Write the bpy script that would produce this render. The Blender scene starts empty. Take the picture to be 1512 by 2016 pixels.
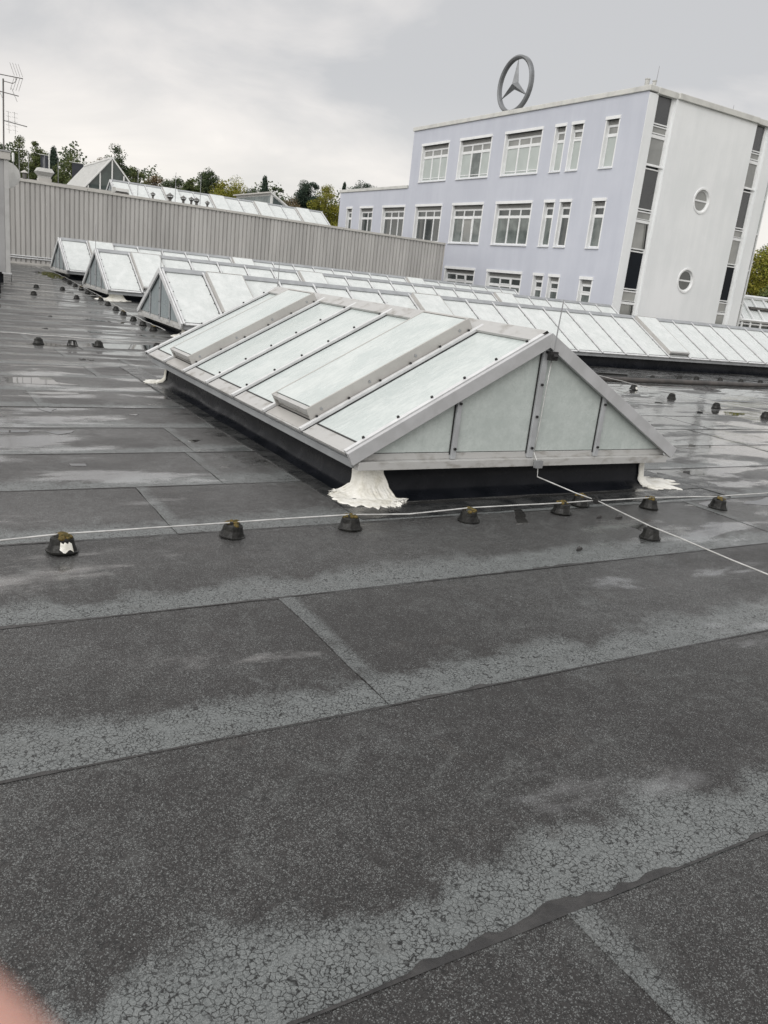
import bpy, math, random
from math import sin, cos, pi, radians, sqrt, atan2
from mathutils import Vector, Matrix, noise as mnoise

random.seed(7)
SC = bpy.context.scene
COL = SC.collection

# ------------------------------------------------------------------ camera
YAW, PITCH, ROLL, EYE = radians(31.797), radians(15.982), radians(6.351), 1.6
cy, sy = cos(YAW), sin(YAW)
fwd = Vector((sy * cos(PITCH), cy * cos(PITCH), -sin(PITCH)))
rgt = Vector((cy, -sy, 0))
upv = rgt.cross(fwd)
r2 = rgt * cos(ROLL) + upv * sin(ROLL)
u2 = upv * cos(ROLL) - rgt * sin(ROLL)
cd = bpy.data.cameras.new('camera')
cam = bpy.data.objects.new('camera', cd)
COL.objects.link(cam)
M = Matrix.Identity(4)
for i in range(3):
    M[i][0], M[i][1], M[i][2] = r2[i], u2[i], -fwd[i]
M[2][3] = EYE
cam.matrix_world = M
cd.sensor_fit = 'VERTICAL'
cd.sensor_height = 36.0
cd.sensor_width = 27.0
cd.lens = 1597.32 / 2016 * 36.0
cd.clip_start = 0.02
cd.clip_end = 3000
SC.camera = cam

# ------------------------------------------------------------------ sky and sun
SUN_EL, SUN_AZ = radians(38), radians(238)      # azimuth clockwise from +Y
world = bpy.data.worlds.new('World')
SC.world = world
world.use_nodes = True
wn, wl = world.node_tree.nodes, world.node_tree.links
wn.clear()
def W(t, **k):
    n = wn.new(t)
    for a, b in k.items():
        setattr(n, a, b)
    return n
wo = W('ShaderNodeOutputWorld')
sky = W('ShaderNodeTexSky', sky_type='NISHITA', sun_disc=False, sun_elevation=SUN_EL, sun_rotation=SUN_AZ)
bg1 = W('ShaderNodeBackground'); bg1.inputs[1].default_value = 0.08
wl.new(sky.outputs[0], bg1.inputs[0])
tc = W('ShaderNodeTexCoord')
sep = W('ShaderNodeSeparateXYZ'); wl.new(tc.outputs['Generated'], sep.inputs[0])
def wmath(op, a, b=None, c=None):
    n = W('ShaderNodeMath', operation=op)
    for i, v in enumerate((a, b, c)):
        if v is None: continue
        if isinstance(v, (int, float)): n.inputs[i].default_value = v
        else: wl.new(v, n.inputs[i])
    return n.outputs[0]
el = wmath('MAXIMUM', sep.outputs[2], 0.0)
den = wmath('ADD', el, 0.22)
px = wmath('DIVIDE', sep.outputs[0], den); py = wmath('DIVIDE', sep.outputs[1], den)
cmb = W('ShaderNodeCombineXYZ'); wl.new(px, cmb.inputs[0]); wl.new(py, cmb.inputs[1])
cmb.inputs[2].default_value = 14.3
def wnoise(scale, det, rough, dist):
    n = W('ShaderNodeTexNoise'); wl.new(cmb.outputs[0], n.inputs['Vector'])
    n.inputs['Scale'].default_value = scale; n.inputs['Detail'].default_value = det
    n.inputs['Roughness'].default_value = rough; n.inputs['Distortion'].default_value = dist
    return n.outputs[0]
n1 = wnoise(0.45, 5, 0.55, 0.3)
n2 = wnoise(1.3, 7, 0.6, 0.5)
cl = wmath('ADD', wmath('MULTIPLY', n1, 0.74), wmath('MULTIPLY', n2, 0.26))
ramp = W('ShaderNodeValToRGB'); wl.new(cl, ramp.inputs[0])
e = ramp.color_ramp.elements
e[0].position, e[0].color = 0.42, (0.485, 0.485, 0.49, 1)
e[1].position, e[1].color = 0.575, (0.82, 0.775, 0.735, 1)
hz = W('ShaderNodeMapRange', interpolation_type='SMOOTHSTEP'); wl.new(el, hz.inputs[0])
hz.inputs[1].default_value, hz.inputs[2].default_value, hz.inputs[3].default_value, hz.inputs[4].default_value = 0.0, 0.21, 0.75, 0.0
mixh = W('ShaderNodeMix', data_type='RGBA'); wl.new(hz.outputs[0], mixh.inputs[0])
wl.new(ramp.outputs[0], mixh.inputs[6]); mixh.inputs[7].default_value = (0.84, 0.795, 0.735, 1)
# an overcast sky is brighter overhead than near the horizon
ov = W('ShaderNodeMapRange', interpolation_type='SMOOTHSTEP'); wl.new(el, ov.inputs[0])
ov.inputs[1].default_value, ov.inputs[2].default_value, ov.inputs[3].default_value, ov.inputs[4].default_value = 0.35, 1.0, 1.0, 1.5
bg2 = W('ShaderNodeBackground'); wl.new(mixh.outputs[2], bg2.inputs[0]); wl.new(ov.outputs[0], bg2.inputs[1])
mxs = W('ShaderNodeMixShader'); mxs.inputs[0].default_value = 0.93
wl.new(bg1.outputs[0], mxs.inputs[1]); wl.new(bg2.outputs[0], mxs.inputs[2]); wl.new(mxs.outputs[0], wo.inputs[0])

sd = bpy.data.lights.new('sun', 'SUN')
sd.energy, sd.angle, sd.color = 1.5, radians(50), (1.0, 0.985, 0.96)
sun = bpy.data.objects.new('sun', sd)
COL.objects.link(sun)
sdir = Vector((sin(SUN_AZ) * cos(SUN_EL), cos(SUN_AZ) * cos(SUN_EL), sin(SUN_EL)))
sun.rotation_euler = sdir.to_track_quat('Z', 'Y').to_euler()
sun.location = (0, 0, 40)

vs = SC.view_settings
vs.view_transform = 'Standard'
vs.look = 'None'
vs.exposure = 0.36
vs.gamma = 1.0
vs.use_curve_mapping = False
SC.render.engine = 'CYCLES'
SC.cycles.max_bounces = 6
SC.cycles.use_denoising = True

# ------------------------------------------------------------------ mesh helpers
class MB:
    def __init__(s):
        s.v, s.f, s.m, s.uv = [], [], [], None
    def add(s, vs_, fs, mi=0):
        b = len(s.v)
        s.v += [tuple(p) for p in vs_]
        for f in fs:
            s.f.append(tuple(i + b for i in f)); s.m.append(mi)
        return s
    def hexa(s, p, mi=0):      # 4 bottom (ccw seen from above) + 4 top
        return s.add(p, [(3, 2, 1, 0), (4, 5, 6, 7), (0, 1, 5, 4), (1, 2, 6, 5), (2, 3, 7, 6), (3, 0, 4, 7)], mi)
    def box(s, a, b, mi=0):
        x0, x1 = sorted((a[0], b[0])); y0, y1 = sorted((a[1], b[1])); z0, z1 = sorted((a[2], b[2]))
        return s.hexa([(x0, y0, z0), (x1, y0, z0), (x1, y1, z0), (x0, y1, z0), (x0, y0, z1), (x1, y0, z1), (x1, y1, z1), (x0, y1, z1)], mi)
    def bar(s, a, b, w, h, up=(0, 0, 1), mi=0, lift=0.0):   # from a to b, width across, height along up (starting at lift)
        a, b, up = Vector(a), Vector(b), Vector(up)
        d = (b - a).normalized(); side = d.cross(up).normalized(); n = side.cross(d).normalized()
        q = []
        for z in (lift, lift + h):
            for p, sg in ((a, 1), (b, 1), (b, -1), (a, -1)):
                q.append(p + side * (w / 2 * sg) + n * z)
        return s.hexa(q, mi)
    def prism(s, poly, vec, mi=0):
        vec = Vector(vec); n = len(poly)
        p = [Vector(x) for x in poly]
        nn = sum(((p[i].cross(p[(i + 1) % n])) for i in range(n)), Vector())
        if nn.dot(vec) < 0: p = p[::-1]
        return s.add(p + [x + vec for x in p], [tuple(range(n))[::-1], tuple(range(n, 2 * n))] + [(i, (i + 1) % n, n + (i + 1) % n, n + i) for i in range(n)], mi)
    def tube(s, pts, r, n=6, mi=0, caps=True):
        pts = [Vector(p) for p in pts]; rings = []; pv = None
        for i, p in enumerate(pts):
            d = (pts[min(i + 1, len(pts) - 1)] - pts[max(i - 1, 0)]).normalized()
            if pv is None:
                a = Vector((0, 0, 1)) if abs(d.z) < .9 else Vector((1, 0, 0))
                pv = d.cross(a).normalized()
            else:
                pv = (pv - d * pv.dot(d)).normalized()
            w = d.cross(pv); rr = r[i] if isinstance(r, (list, tuple)) else r
            rings.append([p + (pv * cos(2 * pi * k / n) + w * sin(2 * pi * k / n)) * rr for k in range(n)])
        vs_ = [q for R_ in rings for q in R_]
        fs = [(i * n + k, i * n + (k + 1) % n, (i + 1) * n + (k + 1) % n, (i + 1) * n + k) for i in range(len(pts) - 1) for k in range(n)]
        if caps: fs += [tuple(range(n))[::-1], tuple((len(pts) - 1) * n + k for k in range(n))]
        return s.add(vs_, fs, mi)
    def lathe(s, prof, c=(0, 0, 0), n=12, mi=0, ph=0.0, sq=1.0):
        vs_ = [(c[0] + r * cos(2 * pi * k / n + ph), c[1] + sq * r * sin(2 * pi * k / n + ph), c[2] + z) for r, z in prof for k in range(n)]
        L = len(prof)
        fs = [(i * n + k, i * n + (k + 1) % n, (i + 1) * n + (k + 1) % n, (i + 1) * n + k) for i in range(L - 1) for k in range(n)]
        fs += [tuple(range(n))[::-1], tuple((L - 1) * n + k for k in range(n))]
        return s.add(vs_, fs, mi)
    def build(s, name, mat, parent=None, off=None, smooth=False, bevel=0.0):
        o_ = Vector(off) if off is not None else (parent['_o'] and Vector(parent['_o']) if parent is not None and '_o' in parent else Vector())
        me = bpy.data.meshes.new(name)
        me.from_pydata([(p[0] - o_.x, p[1] - o_.y, p[2] - o_.z) for p in s.v], [], s.f)
        for m_ in (mat if isinstance(mat, (list, tuple)) else [mat]): me.materials.append(m_)
        if any(s.m): me.polygons.foreach_set('material_index', s.m)
        if s.uv is not None:
            ul = me.uv_layers.new(name='UVMap')
            for lp in me.loops: ul.data[lp.index].uv = s.uv[lp.vertex_index]
        if smooth: me.polygons.foreach_set('use_smooth', [True] * len(me.polygons))
        me.update()
        ob = bpy.data.objects.new(name, me); COL.objects.link(ob)
        if parent is not None: ob.parent = parent
        else: ob.location = o_
        if bevel > 0:
            bm_ = ob.modifiers.new('bevel', 'BEVEL'); bm_.width = bevel; bm_.segments = 2; bm_.limit_method = 'ANGLE'
        return ob

def tag(o, label=None, cat=None, group=None, kind=None):
    for k, v in (('label', label), ('category', cat), ('group', group), ('kind', kind)):
        if v: o[k] = v
    return o
def thing(name, loc, label, cat, group=None):
    o = bpy.data.objects.new(name, None); o.empty_display_size = .1
    o.location = loc; o['_o'] = [float(c) for c in loc]
    COL.objects.link(o)
    return tag(o, label, cat, group)
def dup(o, off=(0, 0, 0), parent=None):
    c = o.copy(); COL.objects.link(c)
    if parent is not None: c.parent = parent
    c.location = Vector(o.location) + Vector(off)
    return c
def sub(mb, name, mat, part, **k):      # a sub-part: shares its part's root origin
    o = mb.build(name, mat, None, off=part.parent['_o'] if part.parent else part.location, **k)
    o.parent = part; o.location = (0, 0, 0)
    return o
def duptree(o, parent, off=(0, 0, 0)):
    c = dup(o, off, parent)
    for ch in list(o.children): duptree(ch, c)
    return c
def fin():
    for o in SC.objects:
        if '_o' in o: del o['_o']
def smooth(x, a, b):
    t = min(1, max(0, (x - a) / (b - a))); return t * t * (3 - 2 * t)
def nz(x, y, z=0.0): return mnoise.noise(Vector((x, y, z)))

# ------------------------------------------------------------------ materials
def base_mat(name):
    m = bpy.data.materials.new(name); m.use_nodes = True
    nt = m.node_tree; b = nt.nodes['Principled BSDF']
    return m, nt, b
def NN(nt, t, **k):
    n = nt.nodes.new(t)
    for a, b in k.items(): setattr(n, a, b)
    return n
def nmath(nt, op, a, b=None, c=None, clamp=False):
    n = NN(nt, 'ShaderNodeMath', operation=op); n.use_clamp = clamp
    for i, v in enumerate((a, b, c)):
        if v is None: continue
        if isinstance(v, (int, float)): n.inputs[i].default_value = v
        else: nt.links.new(v, n.inputs[i])
    return n.outputs[0]
def nnoise(nt, vec, scale, det=4, rough=.55, dist=0.0):
    n = NN(nt, 'ShaderNodeTexNoise')
    if vec is not None: nt.links.new(vec, n.inputs['Vector'])
    n.inputs['Scale'].default_value = scale; n.inputs['Detail'].default_value = det
    n.inputs['Roughness'].default_value = rough; n.inputs['Distortion'].default_value = dist
    return n.outputs[0]
def nrange(nt, v, a, b, c=0.0, d=1.0, smoothstep=True):
    n = NN(nt, 'ShaderNodeMapRange'); nt.links.new(v, n.inputs[0])
    if smoothstep: n.interpolation_type = 'SMOOTHSTEP'
    for i, x in zip((1, 2, 3, 4), (a, b, c, d)): n.inputs[i].default_value = x
    return n.outputs[0]
def nmix(nt, f, a, b):
    n = NN(nt, 'ShaderNodeMix', data_type='RGBA')
    for i, v in ((0, f), (6, a), (7, b)):
        if isinstance(v, (int, float)): n.inputs[i].default_value = v
        elif isinstance(v, tuple): n.inputs[i].default_value = (*v[:3], 1)
        else: nt.links.new(v, n.inputs[i])
    return n.outputs[2]
def nscale(nt, vec, s):
    n = NN(nt, 'ShaderNodeVectorMath', operation='MULTIPLY'); nt.links.new(vec, n.inputs[0]); n.inputs[1].default_value = s
    return n.outputs[0]
def nbump(nt, h, strength, dist, b):
    n = NN(nt, 'ShaderNodeBump'); nt.links.new(h, n.inputs['Height'])
    n.inputs['Strength'].default_value = strength; n.inputs['Distance'].default_value = dist
    nt.links.new(n.outputs[0], b.inputs['Normal']); return n
def wpos(nt): return NN(nt, 'ShaderNodeNewGeometry').outputs['Position']

def simple(name, c1, c2=None, scale=4.0, rough=.5, metal=0.0, bump=0.0, bscale=60, stretch=(1, 1, 1), spec=.5, coat=0.0, lo=.35, hi=.65, rvar=0.0):
    m, nt, b = base_mat(name)
    b.inputs['Roughness'].default_value = rough; b.inputs['Metallic'].default_value = metal
    b.inputs['Specular IOR Level'].default_value = spec; b.inputs['Coat Weight'].default_value = coat
    b.inputs['Coat Roughness'].default_value = .06
    p = nscale(nt, wpos(nt), stretch)
    if c2 is None: c2 = tuple(x * .86 for x in c1)
    f = nrange(nt, nnoise(nt, p, scale, 6, .6, .3), lo, hi)
    nt.links.new(nmix(nt, f, c1, c2), b.inputs['Base Color'])
    if rvar: nt.links.new(nrange(nt, nnoise(nt, p, scale * 1.7, 4), .3, .7, rough - rvar, rough + rvar), b.inputs['Roughness'])
    if bump: nbump(nt, nnoise(nt, p, bscale, 4, .6), bump, .01, b)
    return m

def membrane_mat():
    m, nt, b = base_mat('mineral_membrane')
    P = wpos(nt)
    uvn = NN(nt, 'ShaderNodeUVMap'); uvn.uv_map = 'UVMap'
    sx = NN(nt, 'ShaderNodeSeparateXYZ'); nt.links.new(uvn.outputs[0], sx.inputs[0])
    u, v = sx.outputs[0], sx.outputs[1]
    sp = NN(nt, 'ShaderNodeSeparateXYZ'); nt.links.new(P, sp.inputs[0])
    flat = NN(nt, 'ShaderNodeCombineXYZ'); nt.links.new(sp.outputs[0], flat.inputs[0]); nt.links.new(sp.outputs[1], flat.inputs[1])
    F = flat.outputs[0]
    big = nnoise(nt, F, .55, 5, .6, .4)
    mid = nnoise(nt, F, 2.2, 6, .65, .3)
    fine = nnoise(nt, F, 9, 5, .7, .2)
    # pale dried band beside each lap and each end joint
    wob = nmath(nt, 'MULTIPLY_ADD', mid, .55, nmath(nt, 'MULTIPLY_ADD', big, .5, nmath(nt, 'MULTIPLY', fine, .22)))
    bw = nmath(nt, 'MULTIPLY_ADD', wob, 1.05, -.37)           # local band width
    vb = nmath(nt, 'DIVIDE', v, nmath(nt, 'MAXIMUM', bw, .02))
    band = nrange(nt, vb, .55, 1.25, 1, 0)
    band = nmath(nt, 'MULTIPLY', band, nrange(nt, v, -.01, .0, 0, 1))
    ub = nrange(nt, nmath(nt, 'MULTIPLY_ADD', fine, .07, u), .085, .15, 1, 0)
    ub = nmath(nt, 'MULTIPLY', ub, nrange(nt, mid, .36, .52, .1, .75))
    pale = nmath(nt, 'MAXIMUM', band, ub)
    patch = nmath(nt, 'MULTIPLY', nrange(nt, mid, .56, .74), .35)
    pale = nmath(nt, 'MAXIMUM', pale, patch)
    # mineral granules: random cell brightness, denser where the sheet has kept its granules
    vo = NN(nt, 'ShaderNodeTexVoronoi'); nt.links.new(F, vo.inputs['Vector']); vo.inputs['Scale'].default_value = 380
    rc = NN(nt, 'ShaderNodeSeparateColor'); nt.links.new(vo.outputs['Color'], rc.inputs[0])
    grain = nmath(nt, 'GREATER_THAN', nmath(nt, 'MULTIPLY_ADD', pale, 1.1, -.05), rc.outputs[2])
    pale = nmath(nt, 'MULTIPLY_ADD', grain, .62, nmath(nt, 'MULTIPLY', pale, .38))
    clus = nnoise(nt, F, 26, 4, .7, .2)
    dens = nrange(nt, nmath(nt, 'MULTIPLY_ADD', fine, .40, nmath(nt, 'MULTIPLY_ADD', clus, .35, nmath(nt, 'MULTIPLY', big, .45))), .45, .76, .95, .55)
    gr = nmath(nt, 'GREATER_THAN', rc.outputs[0], dens)
    gr = nmath(nt, 'MULTIPLY', gr, nmath(nt, 'MULTIPLY_ADD', rc.outputs[1], .8, .2))
    dark = nmix(nt, big, (.026, .0245, .024), (.042, .0395, .0385))
    pal = nmix(nt, nmath(nt, 'MULTIPLY_ADD', fine, .35, nmath(nt, 'MULTIPLY', rc.outputs[1], .65)), (.075, .083, .083), (.215, .228, .226))
    col = nmix(nt, pale, dark, pal)
    st = nnoise(nt, F, 1.15, 3, .5, 1.2)
    tide = nmath(nt, 'MULTIPLY', nrange(nt, nmath(nt, 'ABSOLUTE', nmath(nt, 'SUBTRACT', st, .5)), .0, .035, 1, 0), nrange(nt, mid, .42, .6, 0, .35))
    col = nmix(nt, tide, col, (.11, .115, .112))
    col = nmix(nt, nmath(nt, 'MULTIPLY', nrange(nt, nnoise(nt, F, 3.4, 4, .6, .6), .58, .72), .3), col, (.062, .055, .050))
    col = nmix(nt, nmath(nt, 'MULTIPLY', gr, .85), col, (.22, .232, .228))
    # crazing
    dn = NN(nt, 'ShaderNodeTexNoise'); nt.links.new(F, dn.inputs['Vector']); dn.inputs['Scale'].default_value = 55; dn.inputs['Detail'].default_value = 3
    ds = NN(nt, 'ShaderNodeVectorMath', operation='MULTIPLY_ADD'); nt.links.new(dn.outputs['Color'], ds.inputs[0]); ds.inputs[1].default_value = (.028, .028, 0); nt.links.new(F, ds.inputs[2])
    cr = NN(nt, 'ShaderNodeTexVoronoi', feature='DISTANCE_TO_EDGE'); nt.links.new(ds.outputs[0], cr.inputs['Vector']); cr.inputs['Scale'].default_value = 60
    crack = nrange(nt, cr.outputs['Distance'], .010, .085, 1, 0)
    crv = nmath(nt, 'MULTIPLY', crack, nmath(nt, 'MULTIPLY_ADD', nmath(nt, 'MULTIPLY', nrange(nt, nnoise(nt, F, 13, 4, .65, .3), .33, .50), nmath(nt, 'MULTIPLY_ADD', pale, .30, .70)), .92, .06))
    col = nmix(nt, crv, col, (.010, .010, .010))
    nt.links.new(col, b.inputs['Base Color'])
    # wetness: a damp film, thicker in shallow hollows farther off
    P2 = nscale(nt, F, (.55, 1.5, 1))
    wn1 = nnoise(nt, P2, 1.3, 6, .6, .25)
    area = nrange(nt, sp.outputs[1], 2.2, 8.0, 0, .125)
    areax = nrange(nt, nmath(nt, 'SUBTRACT', sp.outputs[0], nmath(nt, 'MULTIPLY', sp.outputs[1], .35)), 1.0, 5.0, 0, .075)
    area = nmath(nt, 'ADD', area, areax)
    wet = nrange(nt, nmath(nt, 'ADD', nmath(nt, 'MULTIPLY_ADD', fine, .05, wn1), area), .635, .725)
    damp = nrange(nt, nmath(nt, 'ADD', nmath(nt, 'MULTIPLY_ADD', wn1, .5, nmath(nt, 'MULTIPLY', big, .5)), area), .44, .66)
    ro = nmath(nt, 'SUBTRACT', nmath(nt, 'MULTIPLY_ADD', damp, -.24, .60), nmath(nt, 'MULTIPLY', wet, .20))
    nt.links.new(ro, b.inputs['Roughness'])
    b.inputs['Specular IOR Level'].default_value = .5
    nt.links.new(nmath(nt, 'MULTIPLY_ADD', wet, .25, nrange(nt, sp.outputs[1], 1.0, 6.0, .34, .75)), b.inputs['Specular IOR Level'])
    nt.links.new(nmath(nt, 'MULTIPLY', wet, .65), b.inputs['Coat Weight'])
    b.inputs['Coat Roughness'].default_value = .09; b.inputs['Coat IOR'].default_value = 1.9
    h = nmath(nt, 'ADD', nmath(nt, 'MULTIPLY', rc.outputs[2], .35), nmath(nt, 'MULTIPLY', crack, -1.2))
    h = nmath(nt, 'ADD', h, nmath(nt, 'MULTIPLY', fine, 2.0))
    h = nmath(nt, 'MULTIPLY', h, nmath(nt, 'SUBTRACT', 1.0, nmath(nt, 'MULTIPLY', wet, .85)))
    nbump(nt, h, .42, .004, b)
    return m

M_MEMB = membrane_mat()
M_BIT = simple('bitumen', (.022, .021, .021), (.045, .043, .042), 14, .42, bump=.5, bscale=70, spec=.5, rvar=.1)
M_SKIRT = simple('wet_membrane', (.018, .019, .020), (.055, .056, .056), 5, .28, bump=.35, bscale=40, stretch=(1, 1, 1), rvar=.14)
M_CURB = simple('black_sheeting', (.005, .006, .008), (.011, .012, .015), 3, .30, bump=.3, bscale=6, rvar=.08, spec=.12)
M_WATER = simple('rain_water', (.03, .03, .029), (.045, .044, .042), 3, .02, spec=1.0, bump=.015, bscale=5)
M_WATER.node_tree.nodes['Principled BSDF'].inputs['IOR'].default_value = 1.8
M_ALU = simple('white_aluminium', (.66, .67, .675), (.55, .555, .56), 6, .32, spec=.5, bump=.05, bscale=90, rvar=.06)
M_ALUD = simple('dirty_aluminium', (.44, .44, .43), (.25, .238, .215), 7, .45, bump=.1, bscale=80, stretch=(1, 1, 2), lo=.46, hi=.78, rvar=.08)
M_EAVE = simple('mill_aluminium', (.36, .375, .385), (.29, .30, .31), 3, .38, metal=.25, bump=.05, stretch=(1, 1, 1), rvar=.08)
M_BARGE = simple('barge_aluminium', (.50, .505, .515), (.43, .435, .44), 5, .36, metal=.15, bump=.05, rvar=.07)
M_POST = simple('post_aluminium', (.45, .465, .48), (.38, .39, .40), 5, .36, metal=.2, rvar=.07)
M_FLAP = simple('vent_grey', (.43, .42, .40), (.38, .37, .352), 3, .38, bump=.04, bscale=80)
M_GASK = simple('gasket', (.018, .018, .018), None, 8, .55)
M_SCREW = simple('screw_black', (.012, .012, .012), None, 8, .35)
M_CABLE = simple('aluminium_wire', (.60, .60, .585), (.44, .44, .43), 14, .4, metal=.2)
M_RODG = simple('galvanised', (.36, .37, .38), (.28, .28, .29), 9, .4, metal=.5)
M_CONE = simple('black_plastic', (.009, .009, .009), (.020, .020, .018), 25, .42, bump=.3, bscale=90, rvar=.1, spec=.3)
M_MOSS = simple('moss', (.060, .052, .012), (.17, .115, .03), 45, .9, bump=1, bscale=150)
M_MOSSG = simple('moss_green', (.035, .045, .010), (.09, .085, .02), 30, .95, bump=1, bscale=110)
M_SEAL = simple('sealant', (.82, .81, .76), (.60, .58, .50), 11, .5, bump=.9, bscale=28, lo=.4, hi=.75)
M_CONC = simple('concrete', (.55, .55, .53), (.40, .40, .38), 25, .8, bump=.3)

def glass_skin(name, c1, c2, st, rough=.22, spec=.5):
    m, nt, b = base_mat(name)
    p = wpos(nt)
    f1 = nnoise(nt, nscale(nt, p, st), 1.0, 6, .7, .2)
    f2 = nnoise(nt, p, 2.6, 5, .65, .4)
    f3 = nnoise(nt, p, 55, 4, .7)
    f = nmath(nt, 'MULTIPLY_ADD', f1, .5, nmath(nt, 'MULTIPLY_ADD', f2, .35, nmath(nt, 'MULTIPLY', f3, .25)))
    cc = nmix(nt, nrange(nt, f, .42, .66), c1, c2)
    cc = nmix(nt, nmath(nt, 'MULTIPLY', nrange(nt, nnoise(nt, nscale(nt, p, st), 3.2, 5, .75, .3), .52, .78), .38), cc, tuple(x * .62 for x in c2))
    nt.links.new(cc, b.inputs['Base Color'])
    nt.links.new(nrange(nt, f2, .3, .7, rough - .07, rough + .12), b.inputs['Roughness'])
    b.inputs['Specular IOR Level'].default_value = spec
    nbump(nt, nmath(nt, 'ADD', f1, nmath(nt, 'MULTIPLY', f3, .6)), .18, .004, b)
    return m
M_GL1 = glass_skin('wired_glass', (.585, .63, .615), (.465, .515, .505), (7, 34, 12))
M_GL1G = glass_skin('gable_glass', (.52, .565, .545), (.43, .475, .455), (14, 14, 14), .3)
M_GL2 = glass_skin('opal_glass', (.67, .695, .685), (.56, .59, .58), (6, 5, 2), .25)
M_GL2G = glass_skin('gable_glass_far', (.30, .34, .35), (.24, .275, .285), (8, 8, 3), .3)

# ------------------------------------------------------------------ the flat roof
def gz(x, y):
    if y < 12: z = 0.0
    elif y < 14: z = -.015 * (y - 12)
    elif y < 17.5: z = -.03
    else: z = .03 * (y - 18.5)
    return z - .12 * smooth(x, 7, 14) * smooth(y, 11, 15.5) * (1 - smooth(y, 19, 26))

RX0, RX1, RY0, RY1 = -13.0, 36.0, -5.0, 37.9
mb = MB()
xs = [RX0 + i * (RX1 - RX0) / 49 for i in range(50)]
ys = [RY0 + i * (RY1 - RY0) / 60 for i in range(61)]
mb.v = [(x, y, gz(x, y) - .022) for y in ys for x in xs]
nx = len(xs)
mb.f = [(j * nx + i, j * nx + i + 1, (j + 1) * nx + i + 1, (j + 1) * nx + i) for j in range(len(ys) - 1) for i in range(nx - 1)]
mb.m = [0] * len(mb.f)
for a, b_ in (((RX0, RY0), (RX1, RY0)), ((RX1, RY0), (RX1, RY1)), ((RX1, RY1), (RX0, RY1)), ((RX0, RY1), (RX0, RY0))):
    for k in range(12):
        p = [a[0] + (b_[0] - a[0]) * t / 12 for t in (k, k + 1)]; q = [a[1] + (b_[1] - a[1]) * t / 12 for t in (k, k + 1)]
        mb.add([(p[0], q[0], -8), (p[1], q[1], -8), (p[1], q[1], gz(p[1], q[1]) - .022), (p[0], q[0], gz(p[0], q[0]) - .022)], [(0, 1, 2, 3)])
roof = thing('flat_roof', (0, 0, 0), None, None); roof['kind'] = 'structure'
slab = mb.build('roof_slab', M_BIT, roof)

def sheet(x0, x1, y0, y1, seed, fine=True):
    """one welded bitumen sheet: its near edge tucks under the sheet before it, its far edge lies 4 mm proud"""
    rnd = random.Random(seed)
    nxs = max(2, int((x1 - x0) / (.12 if fine else .9))); nys = 8 if fine else 2
    B = MB(); B.uv = []
    o1, o2 = rnd.uniform(0, 50), rnd.uniform(0, 50)
    for j in range(nys + 1):
        t = j / nys
        for i in range(nxs + 1):
            x = x0 + (x1 - x0) * i / nxs
            e1 = y1 + (.012 * nz(x * 1.3, o1) + .006 * nz(x * 7, o1))
            y = (y0 - .08) + (e1 - (y0 - .08)) * t
            if i in (0, nxs): x += .012 * nz(y * 3, o2)
            z = gz(x, y) - .0068 + .0045 * t + .0035 * nz(x * .9 + o2, y * .9) + (.002 * nz(x * 3.1, y * 4 + o1) if 0 < j < nys else 0)
            if i == nxs: z -= .002
            if i == 0: z += .002
            B.v.append((x, y, z)); B.uv.append((x - x0, y - y0))
    n = nxs + 1
    B.f = [(j * n + i, j * n + i + 1, (j + 1) * n + i + 1, (j + 1) * n + i) for j in range(nys) for i in range(nxs)]
    base = nys * n          # far edge face
    k = len(B.v)
    for i in range(n):
        x, y, z = B.v[base + i]; B.v.append((x, y + .002, z - .012)); B.uv.append((.5, .6))
    B.f += [(base + i + 1, base + i, k + i, k + i + 1) for i in range(nxs)]
    k = len(B.v)            # raised left end
    for j in range(nys + 1):
        x, y, z = B.v[j * n]; B.v.append((x - .001, y, z - .012)); B.uv.append((.5, .6))
    B.f += [((j + 1) * n, j * n, k + j, k + j + 1) for j in range(nys)]
    B.m = [0] * len(B.f)
    return B
ROWS = [-4.02, -2.97, -1.92, -.87, .19, 1.24, 2.37, 3.49, 4.56, 5.62, 6.65, 7.66, 8.68, 9.72, 10.77, 11.82, 12.87, 13.92, 14.97, 16.02, 17.07]
JOINT = {.19: 1.50, 2.37: 1.60, 4.56: 1.40, 5.62: 2.07, 6.65: 2.17, 8.68: 1.2, 3.49: 5.9, 1.24: 4.1, 7.66: 2.75, 9.72: 2.72, 10.77: 2.2, 11.82: 2.9, 13.92: 2.6}
first = True
for r in range(len(ROWS) - 1):
    y0, y1 = ROWS[r], ROWS[r + 1]
    jx = JOINT.get(y0, random.uniform(-1, 4))
    cuts = [jx - 7.5 * 3 + 7.5 * k for k in range(9)]
    cuts = [RX0] + [c for c in cuts if RX0 + 1 < c < 25.5] + [27.0]
    for c0, c1 in zip(cuts, cuts[1:]):
        s = sheet(c0, c1, y0, y1, r * 40 + int(c0 * 3), fine=(-1 < y0 < 13 and c0 > -8 and c0 < 12))
        s.build('membrane_sheet', M_MEMB, roof, smooth=False)
far = MB(); far.uv = []
y = ROWS[-1]; r = 0
while y < RY1 - .2:
    y1 = min(y + 1.05, RY1)
    jx = random.uniform(-1, 6)
    cuts = [RX0] + [c for c in (jx - 15, jx - 7.5, jx, jx + 7.5, jx + 15, jx + 22) if RX0 < c < 28] + [28.4]
    for c0, c1 in zip(cuts, cuts[1:]):
        s = sheet(c0, c1, y, y1, 999 + r, False)
        b0 = len(far.v); far.v += s.v; far.uv += s.uv
        far.f += [tuple(i + b0 for i in f) for f in s.f]; far.m += s.m
        r += 1
    y = y1
tag(far.build('membrane_sheet', M_MEMB, roof), kind='stuff')
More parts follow.
